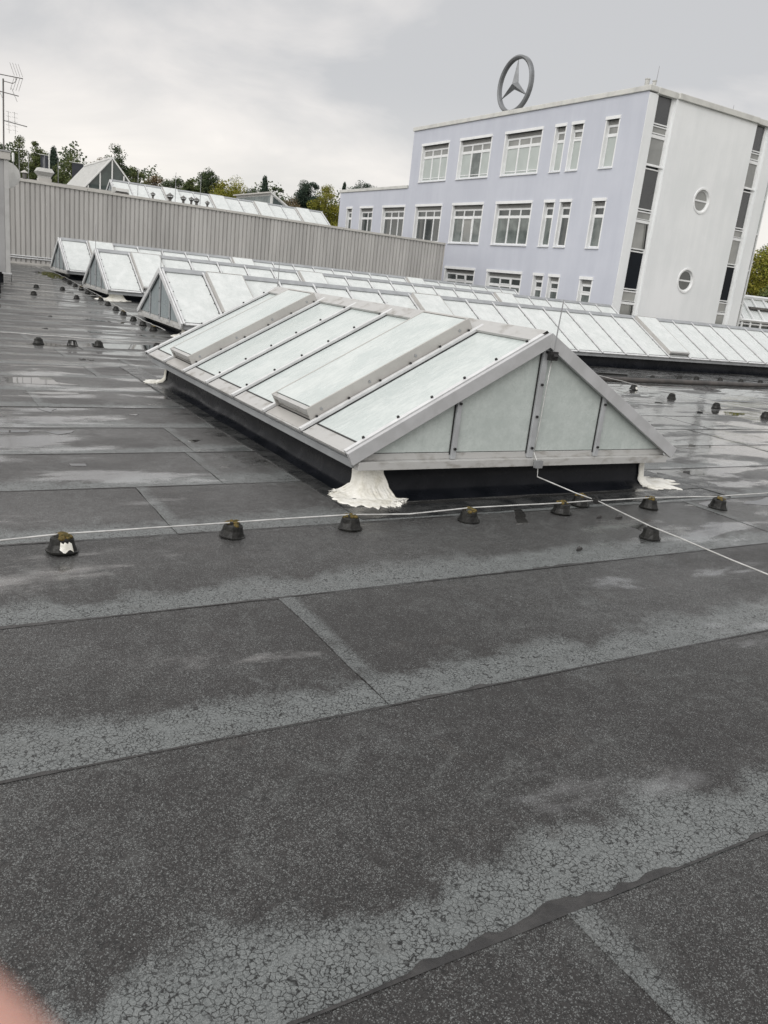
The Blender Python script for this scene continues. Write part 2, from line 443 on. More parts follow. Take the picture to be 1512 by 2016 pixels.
# right strip of roof beyond the sheets
mb = MB(); mb.uv = []
for (xa, xb, ya, yb) in ((27.0, 36.0, -5, 17.07),):
    for j in range(21):
        for i in range(10):
            x = xa + (xb - xa) * i / 9; y = ya + (yb - ya) * j / 20
            mb.v.append((x, y, gz(x, y) - .012)); mb.uv.append((2, .6))
    mb.f = [(j * 10 + i, j * 10 + i + 1, j * 10 + i + 11, j * 10 + i + 10) for j in range(20) for i in range(9)]
    mb.m = [0] * len(mb.f)
tag(mb.build('membrane_sheet', M_MEMB, roof), kind='stuff')

# bitumen squeezed out along the laps
def bleed(y0, xa, xb, amp, seed, thr):
    rnd = random.Random(seed); o = rnd.uniform(0, 90); B = MB(); n = int((xb - xa) / .014)
    for i in range(n + 1):
        x = xa + (xb - xa) * i / n
        w = amp * max(0.0, (nz(x * 1.25, o) + .55 * nz(x * 5, o + 3) + .3 * nz(x * 17, o + 9)) + thr)
        w = amp * 1.1 * smooth(w / amp, .0, .9) + .0045 + .002 * nz(x * 40, o)
        ye = y0 + .012 * nz(x * 1.3, o * 0 + o)
        z = gz(x, y0)
        B.v += [(x, y0 - .004, z + .0002), (x, y0 + .001 + w * .5, z + .0022), (x, y0 + .002 + w, z - .0040)]
    B.f = [(3 * i + a, 3 * i + 3 + a, 3 * i + 4 + a, 3 * i + 1 + a) for i in range(n) for a in (0, 1)]
    B.m = [0] * len(B.f)
    return B.build('bitumen_bleed', M_BIT, roof, smooth=True)
bleed(1.24, -1.0, 4.4, .050, 4, .34)
bleed(2.37, -1.0, 7, .034, 9, .10)
bleed(3.49, -1.0, 9, .036, 15, .05)
for k, yy in enumerate(ROWS[8:13]): bleed(yy, -1, 12, .02, 30 + k, -.22)

# ------------------------------------------------------------------ rain puddles (water lying in hollows)
def puddle(poly, seed, z=None, rag=.05):
    rnd = random.Random(seed); o = rnd.uniform(0, 99)
    cx = sum(p[0] for p in poly) / len(poly); cyy = sum(p[1] for p in poly) / len(poly)
    pts = []
    n = len(poly)
    for i in range(n):
        a, b_ = poly[i], poly[(i + 1) % n]
        L = math.hypot(b_[0] - a[0], b_[1] - a[1]); k = max(2, int(L / .05))
        for j in range(k):
            t = j / k
            x = a[0] + (b_[0] - a[0]) * t; y = a[1] + (b_[1] - a[1]) * t
            pts.append((x + rag * nz(x * 5, y * 9, o), y + rag * .6 * nz(x * 5 + 7, y * 9, o)))
    zz = sum(gz(p[0], p[1]) for p in pts) / len(pts) if z is None else z
    B = MB(); n = len(pts)
    B.v = [(p[0], p[1], zz - .0018) for p in pts] + [(p[0], p[1], zz - .016) for p in pts]
    top = tuple(range(n))
    ar = sum(pts[k][0] * pts[(k + 1) % n][1] - pts[(k + 1) % n][0] * pts[k][1] for k in range(n))
    B.f = [top if ar > 0 else top[::-1]] + [(k, n + k, n + (k + 1) % n, (k + 1) % n) if ar > 0 else (k, (k + 1) % n, n + (k + 1) % n, n + k) for k in range(n)]
    B.m = [0] * len(B.f)
    return tag(B.build('rain_puddle', M_WATER), kind='structure')
puddle([(3.15, 4.66), (3.9, 4.66), (4.5, 4.70), (5.05, 4.77), (5.7, 4.66), (6.0, 4.82), (5.75, 4.95), (3.2, 4.95)], 1, rag=.07)
puddle([(3.80, 4.28), (3.92, 4.29), (4.12, 4.64), (4.05, 4.66)], 2, rag=.03)
puddle([(4.73, 4.08), (4.89, 4.10), (4.86, 3.97), (4.73, 3.95)], 3, rag=.02)
puddle([(5.8, 4.48), (6.2, 4.50), (6.25, 4.37), (5.95, 4.33)], 4, rag=.04)
puddle([(6.95, 5.54), (7.28, 5.53), (7.22, 5.36), (7.0, 5.38)], 5, rag=.04)
puddle([(6.5, 4.42), (7.1, 4.52), (7.3, 4.36), (6.8, 4.30)], 6, rag=.05)
puddle([(1.08, 10.6), (1.6, 10.66), (1.62, 10.3), (1.86, 10.15), (1.35, 10.14), (1.08, 10.2)], 7, rag=.05)
puddle([(1.14, 9.52), (1.42, 9.60), (1.74, 9.56), (1.72, 9.50), (1.42, 9.42)], 8, rag=.04)
puddle([(1.16, 8.60), (1.26, 8.66), (1.34, 8.60), (1.25, 8.41)], 9, rag=.03)
puddle([(.60, 7.56), (.98, 7.56), (.96, 7.47), (.62, 7.49)], 10, rag=.03)
puddle([(1.08, 7.5), (1.32, 7.55), (1.28, 7.46), (1.17, 7.38)], 11, rag=.03)
puddle([(1.99, 8.35), (2.1, 8.35), (2.06, 8.28)], 12, rag=.02)
puddle([(2.12, 7.14), (2.38, 7.14), (2.25, 7.02)], 13, rag=.03)
puddle([(2.85, 15.0), (4.9, 15.35), (4.9, 14.5), (3.1, 14.35), (2.7, 14.55)], 14, rag=.14)
puddle([(1.3, 14.85), (2.1, 14.75), (2.5, 14.5), (2.2, 14.3), (1.5, 14.4)], 15, rag=.12)
puddle([(3.2, 17.1), (4.4, 17.0), (4.4, 16.85), (3.3, 16.9)], 16, rag=.1)
puddle([(3.5, 19.4), (4.4, 19.2), (4.4, 18.95), (3.7, 19.1)], 17, z=.022, rag=.1)
puddle([(2.16, 7.60), (2.34, 7.60), (2.32, 7.55), (2.18, 7.54)], 18, rag=.02)
puddle([(1.08, 6.34), (1.2, 6.33), (1.19, 6.26), (1.09, 6.27)], 19, rag=.02)
for k, (x, y, a, c) in enumerate(((11.6, 11.2, .8, .25), (12.6, 10.7, .7, .2), (13.2, 12.2, .9, .2), (12.4, 12.25, .7, .16), (14.4, 12.4, 1.0, .2), (15.8, 11.3, .8, .2), (16.8, 12.1, 1.0, .25), (14.2, 10.4, .9, .14), (16.2, 9.9, 1.1, .16), (12.1, 9.0, .7, .18), (13.4, 8.5, .8, .16), (17.5, 11.0, .8, .2), (11.4, 10.0, .5, .1), (12.9, 7.4, .9, .2), (10.9, 6.4, .8, .16), (9.2, 5.3, .6, .14), (8.6, 6.6, .5, .1))):
    puddle([(x - a, y), (x - a * .3, y + c), (x + a * .8, y + c * .8), (x + a, y - c * .2), (x + a * .2, y - c)], 40 + k, rag=.16)

# ------------------------------------------------------------------ skylights
def skylight(label, org, udir, vdir, N, bay, hs, ze, zr, zg, flaps, mats, tag_side, near=False, gable_posts=(-.46, 0, .44), group='glazed ridge skylights on the flat roof', ends=True):
    """org: point under the ridge at the first gable, zg: roof height there.
    side -1 and +1 are the two slopes; tag_side is the slope that carries the vent flaps."""
    U, Vd, Z = Vector(udir), Vector(vdir), Vector((0, 0, 1))
    O = Vector(org)
    L = N * bay
    def Pt(u, v, z): return O + U * u + Vd * v + Z * z
    root = thing('ridge_skylight', (org[0], org[1], zg), label, 'skylight', group)
    gl, gg = mats
    SL = sqrt(hs * hs + (zr - ze) ** 2)
    def S(s, u, t, n=0.0):        # point on slope s, t from the eave upward, n above the glass
        k = t / SL
        nv = Vd * (s * (zr - ze) / SL) + Z * (hs / SL)
        return Pt(u, s * hs * (1 - k), ze + (zr - ze) * k) + nv * n
    nrm = {s: Vd * (s * (zr - ze) / SL) + Z * (hs / SL) for s in (-1, 1)}
    bv = .003 if near else 0
    # curb: dressed membrane with a flared foot
    ci = hs - .20                      # curb face
    g = .10
    B = MB(); ring = []
    prof = [(.0, ze - .10), (.004, ze - .19 if ze - .19 > zg + .09 else zg + .09), (.02, zg + .055), (.055, zg + .022), (.12, zg + .006), (.16, zg - .004)]
    pw = ci; u0, u1 = g, L - g
    def loop(o_, z, li):
        pts = []
        cs = [(u0 - o_, -pw - o_), (u1 + o_, -pw - o_), (u1 + o_, pw + o_), (u0 - o_, pw + o_)]
        for a in range(4):
            p, q = cs[a], cs[(a + 1) % 4]
            m = 40
            for k in range(m):
                t = k / m
                uu, vv = p[0] + (q[0] - p[0]) * t, p[1] + (q[1] - p[1]) * t
                w = .018 * nz(uu * 1.7 + li * .3, vv * 1.7, zr) * (1 if 0 < li < 5 else 0)
                on = (0, -1) if a == 0 else (1, 0) if a == 1 else (0, 1) if a == 2 else (-1, 0)
                P_ = Pt(uu + on[0] * w, vv + on[1] * w, z)
                if li >= 3: P_.z += gz(P_.x, P_.y) - zg
                else: P_.z = max(P_.z, z)
                pts.append(P_)
        return pts
    rings = [loop(o_, z, i) for i, (o_, z) in enumerate(prof)]
    n = len(rings[0])
    B.v = [tuple(p) for R_ in rings for p in R_]
    B.f = [(i * n + k, i * n + (k + 1) % n, (i + 1) * n + (k + 1) % n, (i + 1) * n + k) for i in range(len(prof) - 1) for k in range(n)]
    B.m = [0] * len(B.f)
    cu = B.build('curb', M_CURB, root, smooth=True)
    cu.data.validate()
    # base frame under the glazing
    for s in (-1, 1):
        B = MB()
        va, vb = sorted((s * (hs - .24), s * (hs - .035)))
        B.bar(Pt(0, (va + vb) / 2, ze - .11), Pt(L, (va + vb) / 2, ze - .11), vb - va, .055)
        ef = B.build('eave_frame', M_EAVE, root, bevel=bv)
        B = MB(); B.bar(Pt(0.0, s * (hs - .075), ze - .055), Pt(L, s * (hs - .075), ze - .055), .05, .045)   # upper lip set back a little
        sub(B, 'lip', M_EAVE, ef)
    # gables
    for ge, (uu, out) in enumerate(((0.0, -1), (L, 1))):
        sill_o = out * .05
        mid = .035 * 0
        for (va, vb) in ((-hs + .06, .02), (.024, hs - .06)):
            B = MB()
            B.bar(Pt(uu + out * .0, va, ze - .118), Pt(uu + out * .0, vb, ze - .118), .13, .062)
            B.bar(Pt(uu + out * .012 - out * .03, va, ze - .056), Pt(uu + out * .012 - out * .03, vb, ze - .056), .05, .05)
            B.build('sill', M_ALUD, root, bevel=bv)
        # glass between the posts
        ps = [p * hs for p in gable_posts]
        xs_ = [-hs + .10] + ps + [hs - .10]
        zb = ze + .0
        for a, b_ in zip(xs_, xs_[1:]):
            top = lambda v: ze + (zr - ze) * (1 - abs(v) / hs) - .06
            a2, b2 = a + .012, b_ - .012
            poly = [Pt(uu + out * .004, a2, zb)] + [Pt(uu + out * .004, b2, zb)]
            tb, ta = max(top(b2), zb + .004), max(top(a2), zb + .004)
            poly += [Pt(uu + out * .004, b2, tb), Pt(uu + out * .004, a2, ta)]
            B = MB(); B.prism(poly, U * (-out * .012)); B.build('gable_pane', gg, root)
        # black gasket line along the foot
        B = MB(); B.bar(Pt(uu - out * .004, -hs + .12, ze - .006), Pt(uu - out * .004, hs - .12, ze - .006), .012, .014); B.build('gasket', M_GASK, root)
        for v in ps:
            top = ze + (zr - ze) * (1 - abs(v) / hs) - .05
            w = .055 if v == 0 else .042
            B = MB()
            B.bar(Pt(uu + out * .018, v, ze - .052), Pt(uu + out * .018, v, top), w, .028, U * out, lift=-.01)
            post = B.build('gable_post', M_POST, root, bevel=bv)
            G = MB(); G.bar(Pt(uu + out * .006, v - w / 2 - .004, ze - .02), Pt(uu + out * .006, v - w / 2 - .004, top), .01, .008, U * out)
            G.bar(Pt(uu + out * .006, v + w / 2 + .004, ze - .02), Pt(uu + out * .006, v + w / 2 + .004, top), .01, .008, U * out)
            sub(G, 'gasket', M_GASK, post)
            k = 4 if v == 0 else 2
            for q in range(k):
                z = ze + .03 + (top - .1 - ze) * q / max(1, k - 1)
                c = Pt(uu + out * .036, v, z)
                D = MB(); D.tube([c, c + U * out * .014], .011, 7)
                sub(D, 'screw', M_SCREW, post)
        # barge boards
        for s in (-1, 1):
            B = MB()
            a = S(s, uu + out * .052, -.030, .030); b_ = S(s, uu + out * .052, SL + .005, .030)
            wdt, dep = .102, .06
            nv = nrm[s]
            hw = .019
            q = [a - nv * wdt + U * out * hw, b_ - nv * wdt + U * out * hw, b_ - nv * wdt - U * out * hw, a - nv * wdt - U * out * hw,
                 a + U * out * hw, b_ + U * out * hw, b_ - U * out * hw, a - U * out * hw]
            # trim the ridge end to a plumb cut
            def plumb(p):
                d = (p - O).dot(Vd)
                t = Vd * (-s * hs / SL) + Z * ((zr - ze) / SL)
                k = (0.0 - d) / t.dot(Vd)
                return p + t * k
            for i in (1, 2, 5, 6): q[i] = plumb(q[i])
            B.hexa(q)
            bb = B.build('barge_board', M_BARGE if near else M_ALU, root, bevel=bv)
            G = MB(); G.bar(S(s, uu + out * .028, -.03), S(s, uu + out * .028, SL - .02), .010, .022, nv); sub(G, 'gasket', M_GASK, bb)
    # ridge cap
    B = MB()
    for s in (-1, 1):
        nv = nrm[s]
        a0, a1 = S(s, .0, SL - .13, .030), S(s, L, SL - .13, .030)
        top0, top1 = Pt(0, 0, zr + .045), Pt(L, 0, zr + .045)
        q = [a0, a1, top1, top0] if True else None
        B.add([a0, a1, top1, top0, a0 - nv * .02, a1 - nv * .02, Pt(L, 0, zr + .02), Pt(0, 0, zr + .02)],
              [(0, 1, 2, 3), (7, 6, 5, 4), (0, 4, 5, 1)])
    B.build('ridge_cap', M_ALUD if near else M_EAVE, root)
    # glazing bars and panes, both slopes
    for s in (-1, 1):
        B = MB()
        a, b_ = S(s, 0, -.02), S(s, 0, SL - .03)
        B.bar(a, b_, .040, .028, nrm[s], lift=.008)
        proto = B.build('glazing_bar', M_ALU, root, bevel=bv)
        G = MB(); G.bar(S(s, 0, .0), S(s, 0, SL - .04), .068, .007, nrm[s]); sub(G, 'gasket', M_GASK, proto)
        if near:
            k = 6
            for q in range(k):
                c = S(s, 0, .16 + (SL - .34) * q / (k - 1), .034) + U * .016
                D = MB(); D.tube([c, c + nrm[s] * .016], [.013, .010], 7); sub(D, 'screw', M_SCREW, proto)
        else:
            D = MB()
            for q in range(6):
                for e_ in (-1, 1):
                    c = S(s, 0, .14 + (SL - .32) * q / 5, .006) + U * e_ * .05
                    D.tube([c, c + nrm[s] * .014], .010, 5)
            tag(sub(D, 'screw', M_SCREW, proto), kind='stuff')
        for i in range(1, N + 1): duptree(proto, root, U * (i * bay))
        # pane
        ap = .115 if near else .05
        B = MB(); w = bay / 2 - .026
        B.prism([S(s, bay / 2 - w, ap, -.012), S(s, bay / 2 + w, ap, -.012), S(s, bay / 2 + w, SL - .05, -.012), S(s, bay / 2 - w, SL - .05, -.012)], nrm[s] * .014)
        pane = B.build('glass_pane', gl, root)
        B = MB()
        B.prism([S(s, bay / 2 - w, -.015, -.014), S(s, bay / 2 + w, -.015, -.014), S(s, bay / 2 + w, ap - .002, -.014), S(s, bay / 2 - w, ap - .002, -.014)], nrm[s] * .020)
        apron = B.build('apron_strip', M_ALUD if near else M_ALU, root)
        B = MB(); B.bar(S(s, bay / 2 - w, ap + .004), S(s, bay / 2 + w, ap + .004), .012, .012, nrm[s]); gk = sub(B, 'gasket', M_GASK, pane)
        for i in range(1, N):
            duptree(pane, root, U * (i * bay)); dup(apron, U * (i * bay), root)
    # vent flaps
    s = tag_side
    nv = nrm[s]; H = .122
    for k in flaps:
        ua, ub = k * bay + .03, (k + 1) * bay - .03
        ta, tb = (.105, SL - .13) if near else (.09, SL - .12)
        th = .018
        def rail(p, q, w_, inset):
            return MB().bar(p, q, w_, H, nv, lift=.004)
        f = MB()
        f.bar(S(s, ua + th / 2, ta), S(s, ua + th / 2, tb), th, H, nv, lift=.012)
        fr = f.build('vent_flap', M_FLAP, root, bevel=bv)
        g2 = MB(); g2.bar(S(s, ub - th / 2, ta), S(s, ub - th / 2, tb), th, H, nv, lift=.012); sub(g2, 'side_panel', M_FLAP, fr, bevel=bv)
        g2 = MB(); g2.bar(S(s, ua + th, tb - th / 2), S(s, ub - th, tb - th / 2), th, H - .002, nv, lift=.012); sub(g2, 'head_rail', M_FLAP, fr)
        # hollow lower edge: frame top, recessed dark under-frame, short brackets
        g2 = MB(); g2.bar(S(s, ua + th, ta + .02), S(s, ub - th, ta + .02), .04, .035, nv, lift=H - .03); sub(g2, 'foot_rail', M_ALUD, fr)
        g2 = MB(); g2.bar(S(s, ua + th, ta + .06), S(s, ub - th, ta + .06), .02, H - .06, nv, lift=.02); sub(g2, 'inner_frame', M_GASK, fr)
        g2 = MB(); g2.bar(S(s, ua + th + .03, ta + .025), S(s, ub - th - .03, ta + .025), .012, .04, nv, lift=.045); sub(g2, 'seal_strip', M_ALUD, fr)
        g2 = MB(); 
        g2.prism([S(s, ua + .016, ta + .05, H - .004), S(s, ub - .016, ta + .05, H - .004), S(s, ub - .016, tb - .03, H - .004), S(s, ua + .016, tb - .03, H - .004)], nv * .012)
        sub(g2, 'glass_pane', gl, fr)
        if near:
            for q in range(4):
                c = S(s, ua - .001, ta + .12 + (tb - ta - .25) * q / 3, H * .62)
                D = MB(); D.tube([c, c - U * .006], .012, 8); sub(D, 'screw', M_RODG, fr)
            g2 = MB(); g2.prism([S(s, ua + .0, .0, .004), S(s, ub - .0, .0, .004), S(s, ub, ta + .06, .004), S(s, ua, ta + .06, .004)], nv * .006); sub(g2, 'tray_panel', M_FLAP, fr)
    # flat flashing strip welded round the foot
    if near:
        for (p, q, nm) in (((u0 - .34, -pw - .335), (u1 + .34, -pw - .335), 0),):
            pass
    return root, Pt, S

sk1, P1, S1 = skylight('nearest glazed ridge skylight with two raised vent flaps, gable towards the viewer', (4.463, 5.05, 0), (0, 1, 0), (1, 0, 0), 7, .788, 1.69, .362, 1.295, 0.0, (1, 5), (M_GL1, M_GL1G), -1, near=True)
skylight('long opal glass skylight right behind the nearest one, running out of frame right', (5.15, 18.75, 0), (1, 0, 0), (0, -1, 0), 30, .922, 1.80, .245, 1.27, -.035, (1, 7, 16, 25), (M_GL2, M_GL2G), 1)
skylight('middle one of the three long opal skylights with white sealant at its corner', (5.25, 26.2, 0), (1, 0, 0), (0, -1, 0), 23, .922, 1.78, .455, 1.50, .20, (1, 7, 16), (M_GL2, M_GL2G), 1)
skylight('farthest long opal skylight at the foot of the ribbed metal wall', (5.30, 32.9, 0), (1, 0, 0), (0, -1, 0), 23, .922, 1.78, .68, 1.73, .41, (1, 7, 16), (M_GL2, M_GL2G), 1)

# membrane flashing strips lying on the roof round the nearest skylight
def strip(poly, name, mat, label, th=.006, rag=.012, seed=1):
    pts = []
    n = len(poly)
    for i in range(n):
        a, b_ = poly[i], poly[(i + 1) % n]
        k = max(1, int(math.hypot(b_[0] - a[0], b_[1] - a[1]) / .07))
        for j in range(k):
            t = j / k; x = a[0] + (b_[0] - a[0]) * t; y = a[1] + (b_[1] - a[1]) * t
            pts.append((x + rag * nz(x * 3, y * 3, seed), y + rag * nz(x * 3 + 5, y * 3, seed)))
    B = MB(); n = len(pts)
    B.v = [(x, y, gz(x, y) - .014) for x, y in pts] + [(x, y, gz(x, y) + th) for x, y in pts]
    B.f = [tuple(range(n, 2 * n))] + [(i, (i + 1) % n, n + (i + 1) % n, n + i) for i in range(n)]
    B.m = [0] * len(B.f)
    return B.build(name, mat, roof)
strip([(2.70, 4.90), (2.70, 11.9), (2.98, 11.9), (2.98, 4.90)], 'flashing_strip', M_SKIRT, '', .004, .012, 2)
strip([(2.70, 4.62), (6.55, 4.66), (6.55, 4.90), (2.70, 4.895)], 'flashing_strip', M_SKIRT, '', .0012, .02, 3)
strip([(6.00, 4.905), (6.55, 4.905), (6.55, 11.2), (6.00, 11.2)], 'flashing_strip', M_SKIRT, '', .004, .012, 4)
strip([(6.6, 4.6), (6.9, 5.0), (6.6, 5.5), (6.52, 5.4)], 'flashing_strip', M_SKIRT, '', .003, .03, 6)
strip([(5.0, 15.9), (26, 15.7), (26, 16.4), (5.0, 16.5)], 'flashing_strip', M_SKIRT, '', .004, .03, 5)

# ------------------------------------------------------------------ sealant patches at the curb corners
def sealant(label, cx, cyy, zt, fa, fb, size, seed, la=.30, lb=.30, ga=1.0, gb=1.0):
    """a smeared white patch: covers the curb corner, rounds the flare and runs out over the roof in ragged tongues.
    fa, fb: outward normals of the two curb faces that meet in the corner"""
    B = MB(); zg = gz(cx, cyy)
    A, Bn = Vector((*fa, 0)), Vector((*fb, 0))
    n, m = 90, 22
    for r in range(m + 1):
        t = r / m
        for k in range(n):
            w = k / (n - 1) * 2 - 1
            rag = 1 + .35 * nz(w * 2.6, seed, 1) + .20 * nz(w * 7, seed, 2) + .30 * nz(w * 24, seed, 3) + .24 * nz(w * 55, seed, 4)
            lat = (.62 + .38 * smooth(t, .1, .8)) * (1 + .30 * nz(t * 5, seed, 7 if w < 0 else 9))
            # along face A we move in the direction -Bn, along face B in the direction -A
            al = max(0, -w) * la * lat; bl = max(0, w) * lb * lat
            f = smooth(w, -.35, .35); nn = (A * (1 - f) + Bn * f); nn.normalize()
            reach = size * max(.12, rag) * (1 - .55 * abs(w) ** 1.5) * (ga * (1 - f) + gb * f)
            if t < .35:
                q = t / .35; off = .018 + .022 * q; z = zt + (.06 - zt) * q
            elif t < .55:
                q = (t - .35) / .2; off = .04 + .10 * q; z = .06 * (1 - q) ** 1.6 + .014
            else:
                q = (t - .55) / .45; off = .14 + max(0.0, reach - .14) * q; z = .016 * (1 - q * .5)
                if reach < .14: off = .14 - (.14 - reach) * q * .3
            z += .007 * nz(w * 6, t * 5, seed) + .006 * nz(w * 15, t * 13, seed + 1) + .004 * nz(w * 34, t * 22, seed + 2)
            if r == m or k in (0, n - 1): z -= .02; off -= .012
            p = Vector((cx, cyy, 0)) - Bn * al - A * bl + nn * off
            B.v.append((p.x, p.y, zg + z + (gz(p.x, p.y) - zg if t > .5 else 0)))
    B.f = [(r * n + k, r * n + k + 1, (r + 1) * n + k + 1, (r + 1) * n + k) for r in range(m) for k in range(n - 1)]
    B.m = [0] * len(B.f)
    ob = B.build('sealant_patch', M_SEAL, None, off=(cx, cyy, zg), smooth=True)
    return tag(ob, label, 'sealant', 'white sealant patches at the skylight corners')
sealant('thick white sealant patch under the near left corner of the front skylight', 2.975, 5.15, .245, (-1, 0), (0, -1), .38, 31, .20, .30, .72, .95)
sealant('flat white sealant smear under the near right corner of the front skylight', 5.965, 5.15, .245, (0, -1), (1, 0), .46, 8, .07, .24, .35, 1.25)
sealant('small white sealant smear at the rear left corner of the front skylight', 2.975, 10.46, .245, (0, 1), (-1, 0), .30, 12, .12, .08, 1, 1)
sealant('grey white sealant cover on the gable corner of the second skylight', 5.25, 17.15, .13, (-1, 0), (0, -1), .30, 17, .3, .5)
sealant('white sealant patch on the gable corner of the third skylight', 5.35, 24.62, .34, (-1, 0), (0, -1), .42, 23, .25, .5)

# ------------------------------------------------------------------ lightning conductor: holders and wires
def cone_mesh(seed, moss=True):
    rnd = random.Random(seed)
    B = MB()
    B.lathe([(.076, 0), (.078, .010), (.070, .012), (.068, .016), (.058, .055), (.054, .088), (.044, .099), (.012, .102)], n=14, ph=.3)
    return B
HOLD_ME = []; FEET = []
def holder(x, y, label, seed, rot=0.0, moss=True, broken=False, s=1.0, group='lightning wire holders on the roof'):
    rnd = random.Random(seed)
    z = gz(x, y) + .002
    t = thing('wire_holder', (x, y, z), label, 'wire holder', group)
    t.rotation_euler = (rnd.uniform(-.06, .06), rnd.uniform(-.06, .06), rot); t.scale = (s * 1.02, s * 1.02, s * .77)
    key = 'body'
    if not HOLD_ME:
        for sd_ in range(4):
            b = cone_mesh(sd_)
            b.v = [(x * (1 + .10 * nz(x * 40, y * 40, sd_ * 7.3 + z * 25)), y * (1 + .10 * nz(x * 40 + 9, y * 40, sd_ * 7.3 + z * 25)), z + (.006 * nz(x * 30, y * 30, sd_ * 3.1) if z > .08 else 0)) for x, y, z in b.v]
            b0 = b.build('foot', M_CONE, None); FEET.append(b0.data); bpy.data.objects.remove(b0)
        HOLD_ME.append(FEET[0])
        c = MB(); 
        c.hexa([(-.034, -.022, .097), (.034, -.022, .097), (.034, .022, .097), (-.034, .022, .097), (-.028, -.016, .118), (.028, -.016, .118), (.028, .016, .118), (-.028, .016, .118)])
        b0 = c.build('clip', M_CONE, None); HOLD_ME.append(b0.data); bpy.data.objects.remove(b0)
        for sd_ in range(3):
            c = MB()
            for k in range(16):
                r_ = random.Random(sd_ * 31 + k)
                a = r_.uniform(0, 6.28); rr = r_.uniform(.0, .046)
                h = r_.uniform(.006, .014); w = r_.uniform(.010, .020)
                c.lathe([(w, -.008), (w * .95, h * .3), (w * .55, h), (.001, h * 1.1)], (rr * cos(a), rr * .8 * sin(a), .116 - max(0, rr - .012) * .55), n=7)
            b0 = c.build('moss_cap', M_MOSS, None, smooth=True); HOLD_ME.append(b0.data); bpy.data.objects.remove(b0)
        c = MB(); pts = []
        for k in range(9):
            a = -1.9 + .12 * k
            pts.append((a, .080 - .006 * (k % 3)))
        for (a, zt) in pts:
            for zz in (.022 + .01 * sin(a * 9), zt):
                r_ = .0765 - (zz / .092) * .026 + .002
                c.v.append((r_ * cos(a), r_ * sin(a), zz))
        c.f = [(2 * i, 2 * i + 2, 2 * i + 3, 2 * i + 1) for i in range(8)]; c.m = [0] * 8
        b0 = c.build('bare_concrete', M_SEAL, None); HOLD_ME.append(b0.data); bpy.data.objects.remove(b0)
    def ch(nm, me):
        o = bpy.data.objects.new(nm, me); COL.objects.link(o); o.parent = t; return o
    ch('foot', FEET[seed % 4]); ch('clip', HOLD_ME[1])
    if moss:
        o = ch('moss_cap', HOLD_ME[2 + seed % 3]); o['kind'] = 'stuff'
        o.rotation_euler.z = rnd.uniform(0, 3)
    if broken: ch('bare_concrete', HOLD_ME[5])
    return t
ORD = ['first', 'second', 'third', 'fourth', 'fifth', 'sixth', 'seventh', 'eighth', 'ninth', 'tenth', 'eleventh', 'twelfth', 'thirteenth', 'fourteenth']
holder(.715, 4.40, 'black wire holder with a white broken side at the left end of the front wire', 1, broken=True, s=1.08)
for i, (x, y) in enumerate(((1.70, 4.46), (2.51, 4.45), (3.47, 4.44), (4.38, 4.47), (5.34, 4.45), (6.07, 4.33))):
    lab = ['black orange-topped wire holder right of the broken one on the front wire', 'black wire holder standing in front of the big white sealant patch',
           'black mossy wire holder on the front wire before the left half of the gable', 'black mossy wire holder on the front wire just left of the wire crossing',
           'black wire holder on the front wire just right of the wire crossing', 'rightmost black wire holder on the front wire, in a puddle'][i]
    holder(x, y, lab, 2 + i, rot=.4 * i, s=1.04)
holder(4.73, 4.63, 'black wire holder right beneath the crossing of the two wires', 11, rot=1)
holder(4.64, 3.80, 'black wire holder with a white drip, alone on the branch wire in front', 12, rot=2, moss=False, broken=True)
holder(2.0, 14.48, 'dark wire holder in the left puddle on the cross wire', 13, moss=False, s=1.15)
holder(2.95, 14.5, 'dark wire holder at the left edge of the large puddle on the cross wire', 14, moss=False, s=1.15)
holder(3.98, 14.62, 'dark wire holder half hidden behind the rear eave of the front skylight', 15, moss=False, s=1.15)
for i, (x, y) in enumerate(((4.81, 18.03), (4.78, 18.8), (4.77, 19.63), (4.80, 20.76), (4.84, 21.73), (4.88, 22.85), (4.94, 24.02), (4.96, 25.12), (4.98, 26.04), (5.02, 27.29), (5.0, 28.15), (5.05, 29.4), (5.09, 30.66))):
    holder(x, y, '%s dark holder, counted from the front, along the wire past the skylight gables' % ORD[i], 20 + i, moss=i % 3 == 0, s=1.12, group='holders of the wire past the skylight gables')
for x, y, lab in ((3.62, 26.5, 'left dark holder on the rear cross wire near the metal wall'), (4.33, 26.44, 'right dark holder on the rear cross wire near the metal wall'),
                  (3.24, 24.2, 'left dark holder on the front one of the two rear cross wires'), (4.30, 24.02, 'right dark holder on the front one of the two rear cross wires')):
    holder(x, y, lab, int(x * 9), moss=False, s=1.12)
for i, (x, y) in enumerate(((12.85, 8.65), (12.62, 9.49), (12.6, 10.49), (12.66, 11.51), (12.97, 12.76))):
    holder(x, y, '%s dark holder from the right frame edge on the wire across the right roof' % ORD[i], 50 + i, moss=False, s=1.12, broken=i in (3, 4), group='holders of the wire across the right roof')
for i, (x, y) in enumerate(((14.35, 14.25), (15.38, 14.39), (16.48, 14.43), (17.24, 13.94), (18.05, 14.9), (18.69, 14.86), (19.66, 14.84), (20.48, 14.78), (19.43, 13.71), (21.25, 14.71))):
    holder(x, y, '%s dark holder from the left beside the pipes in front of the long skylight' % ORD[i], 60 + i, moss=False, s=1.12, group='holders beside the pipes before the long skylight')

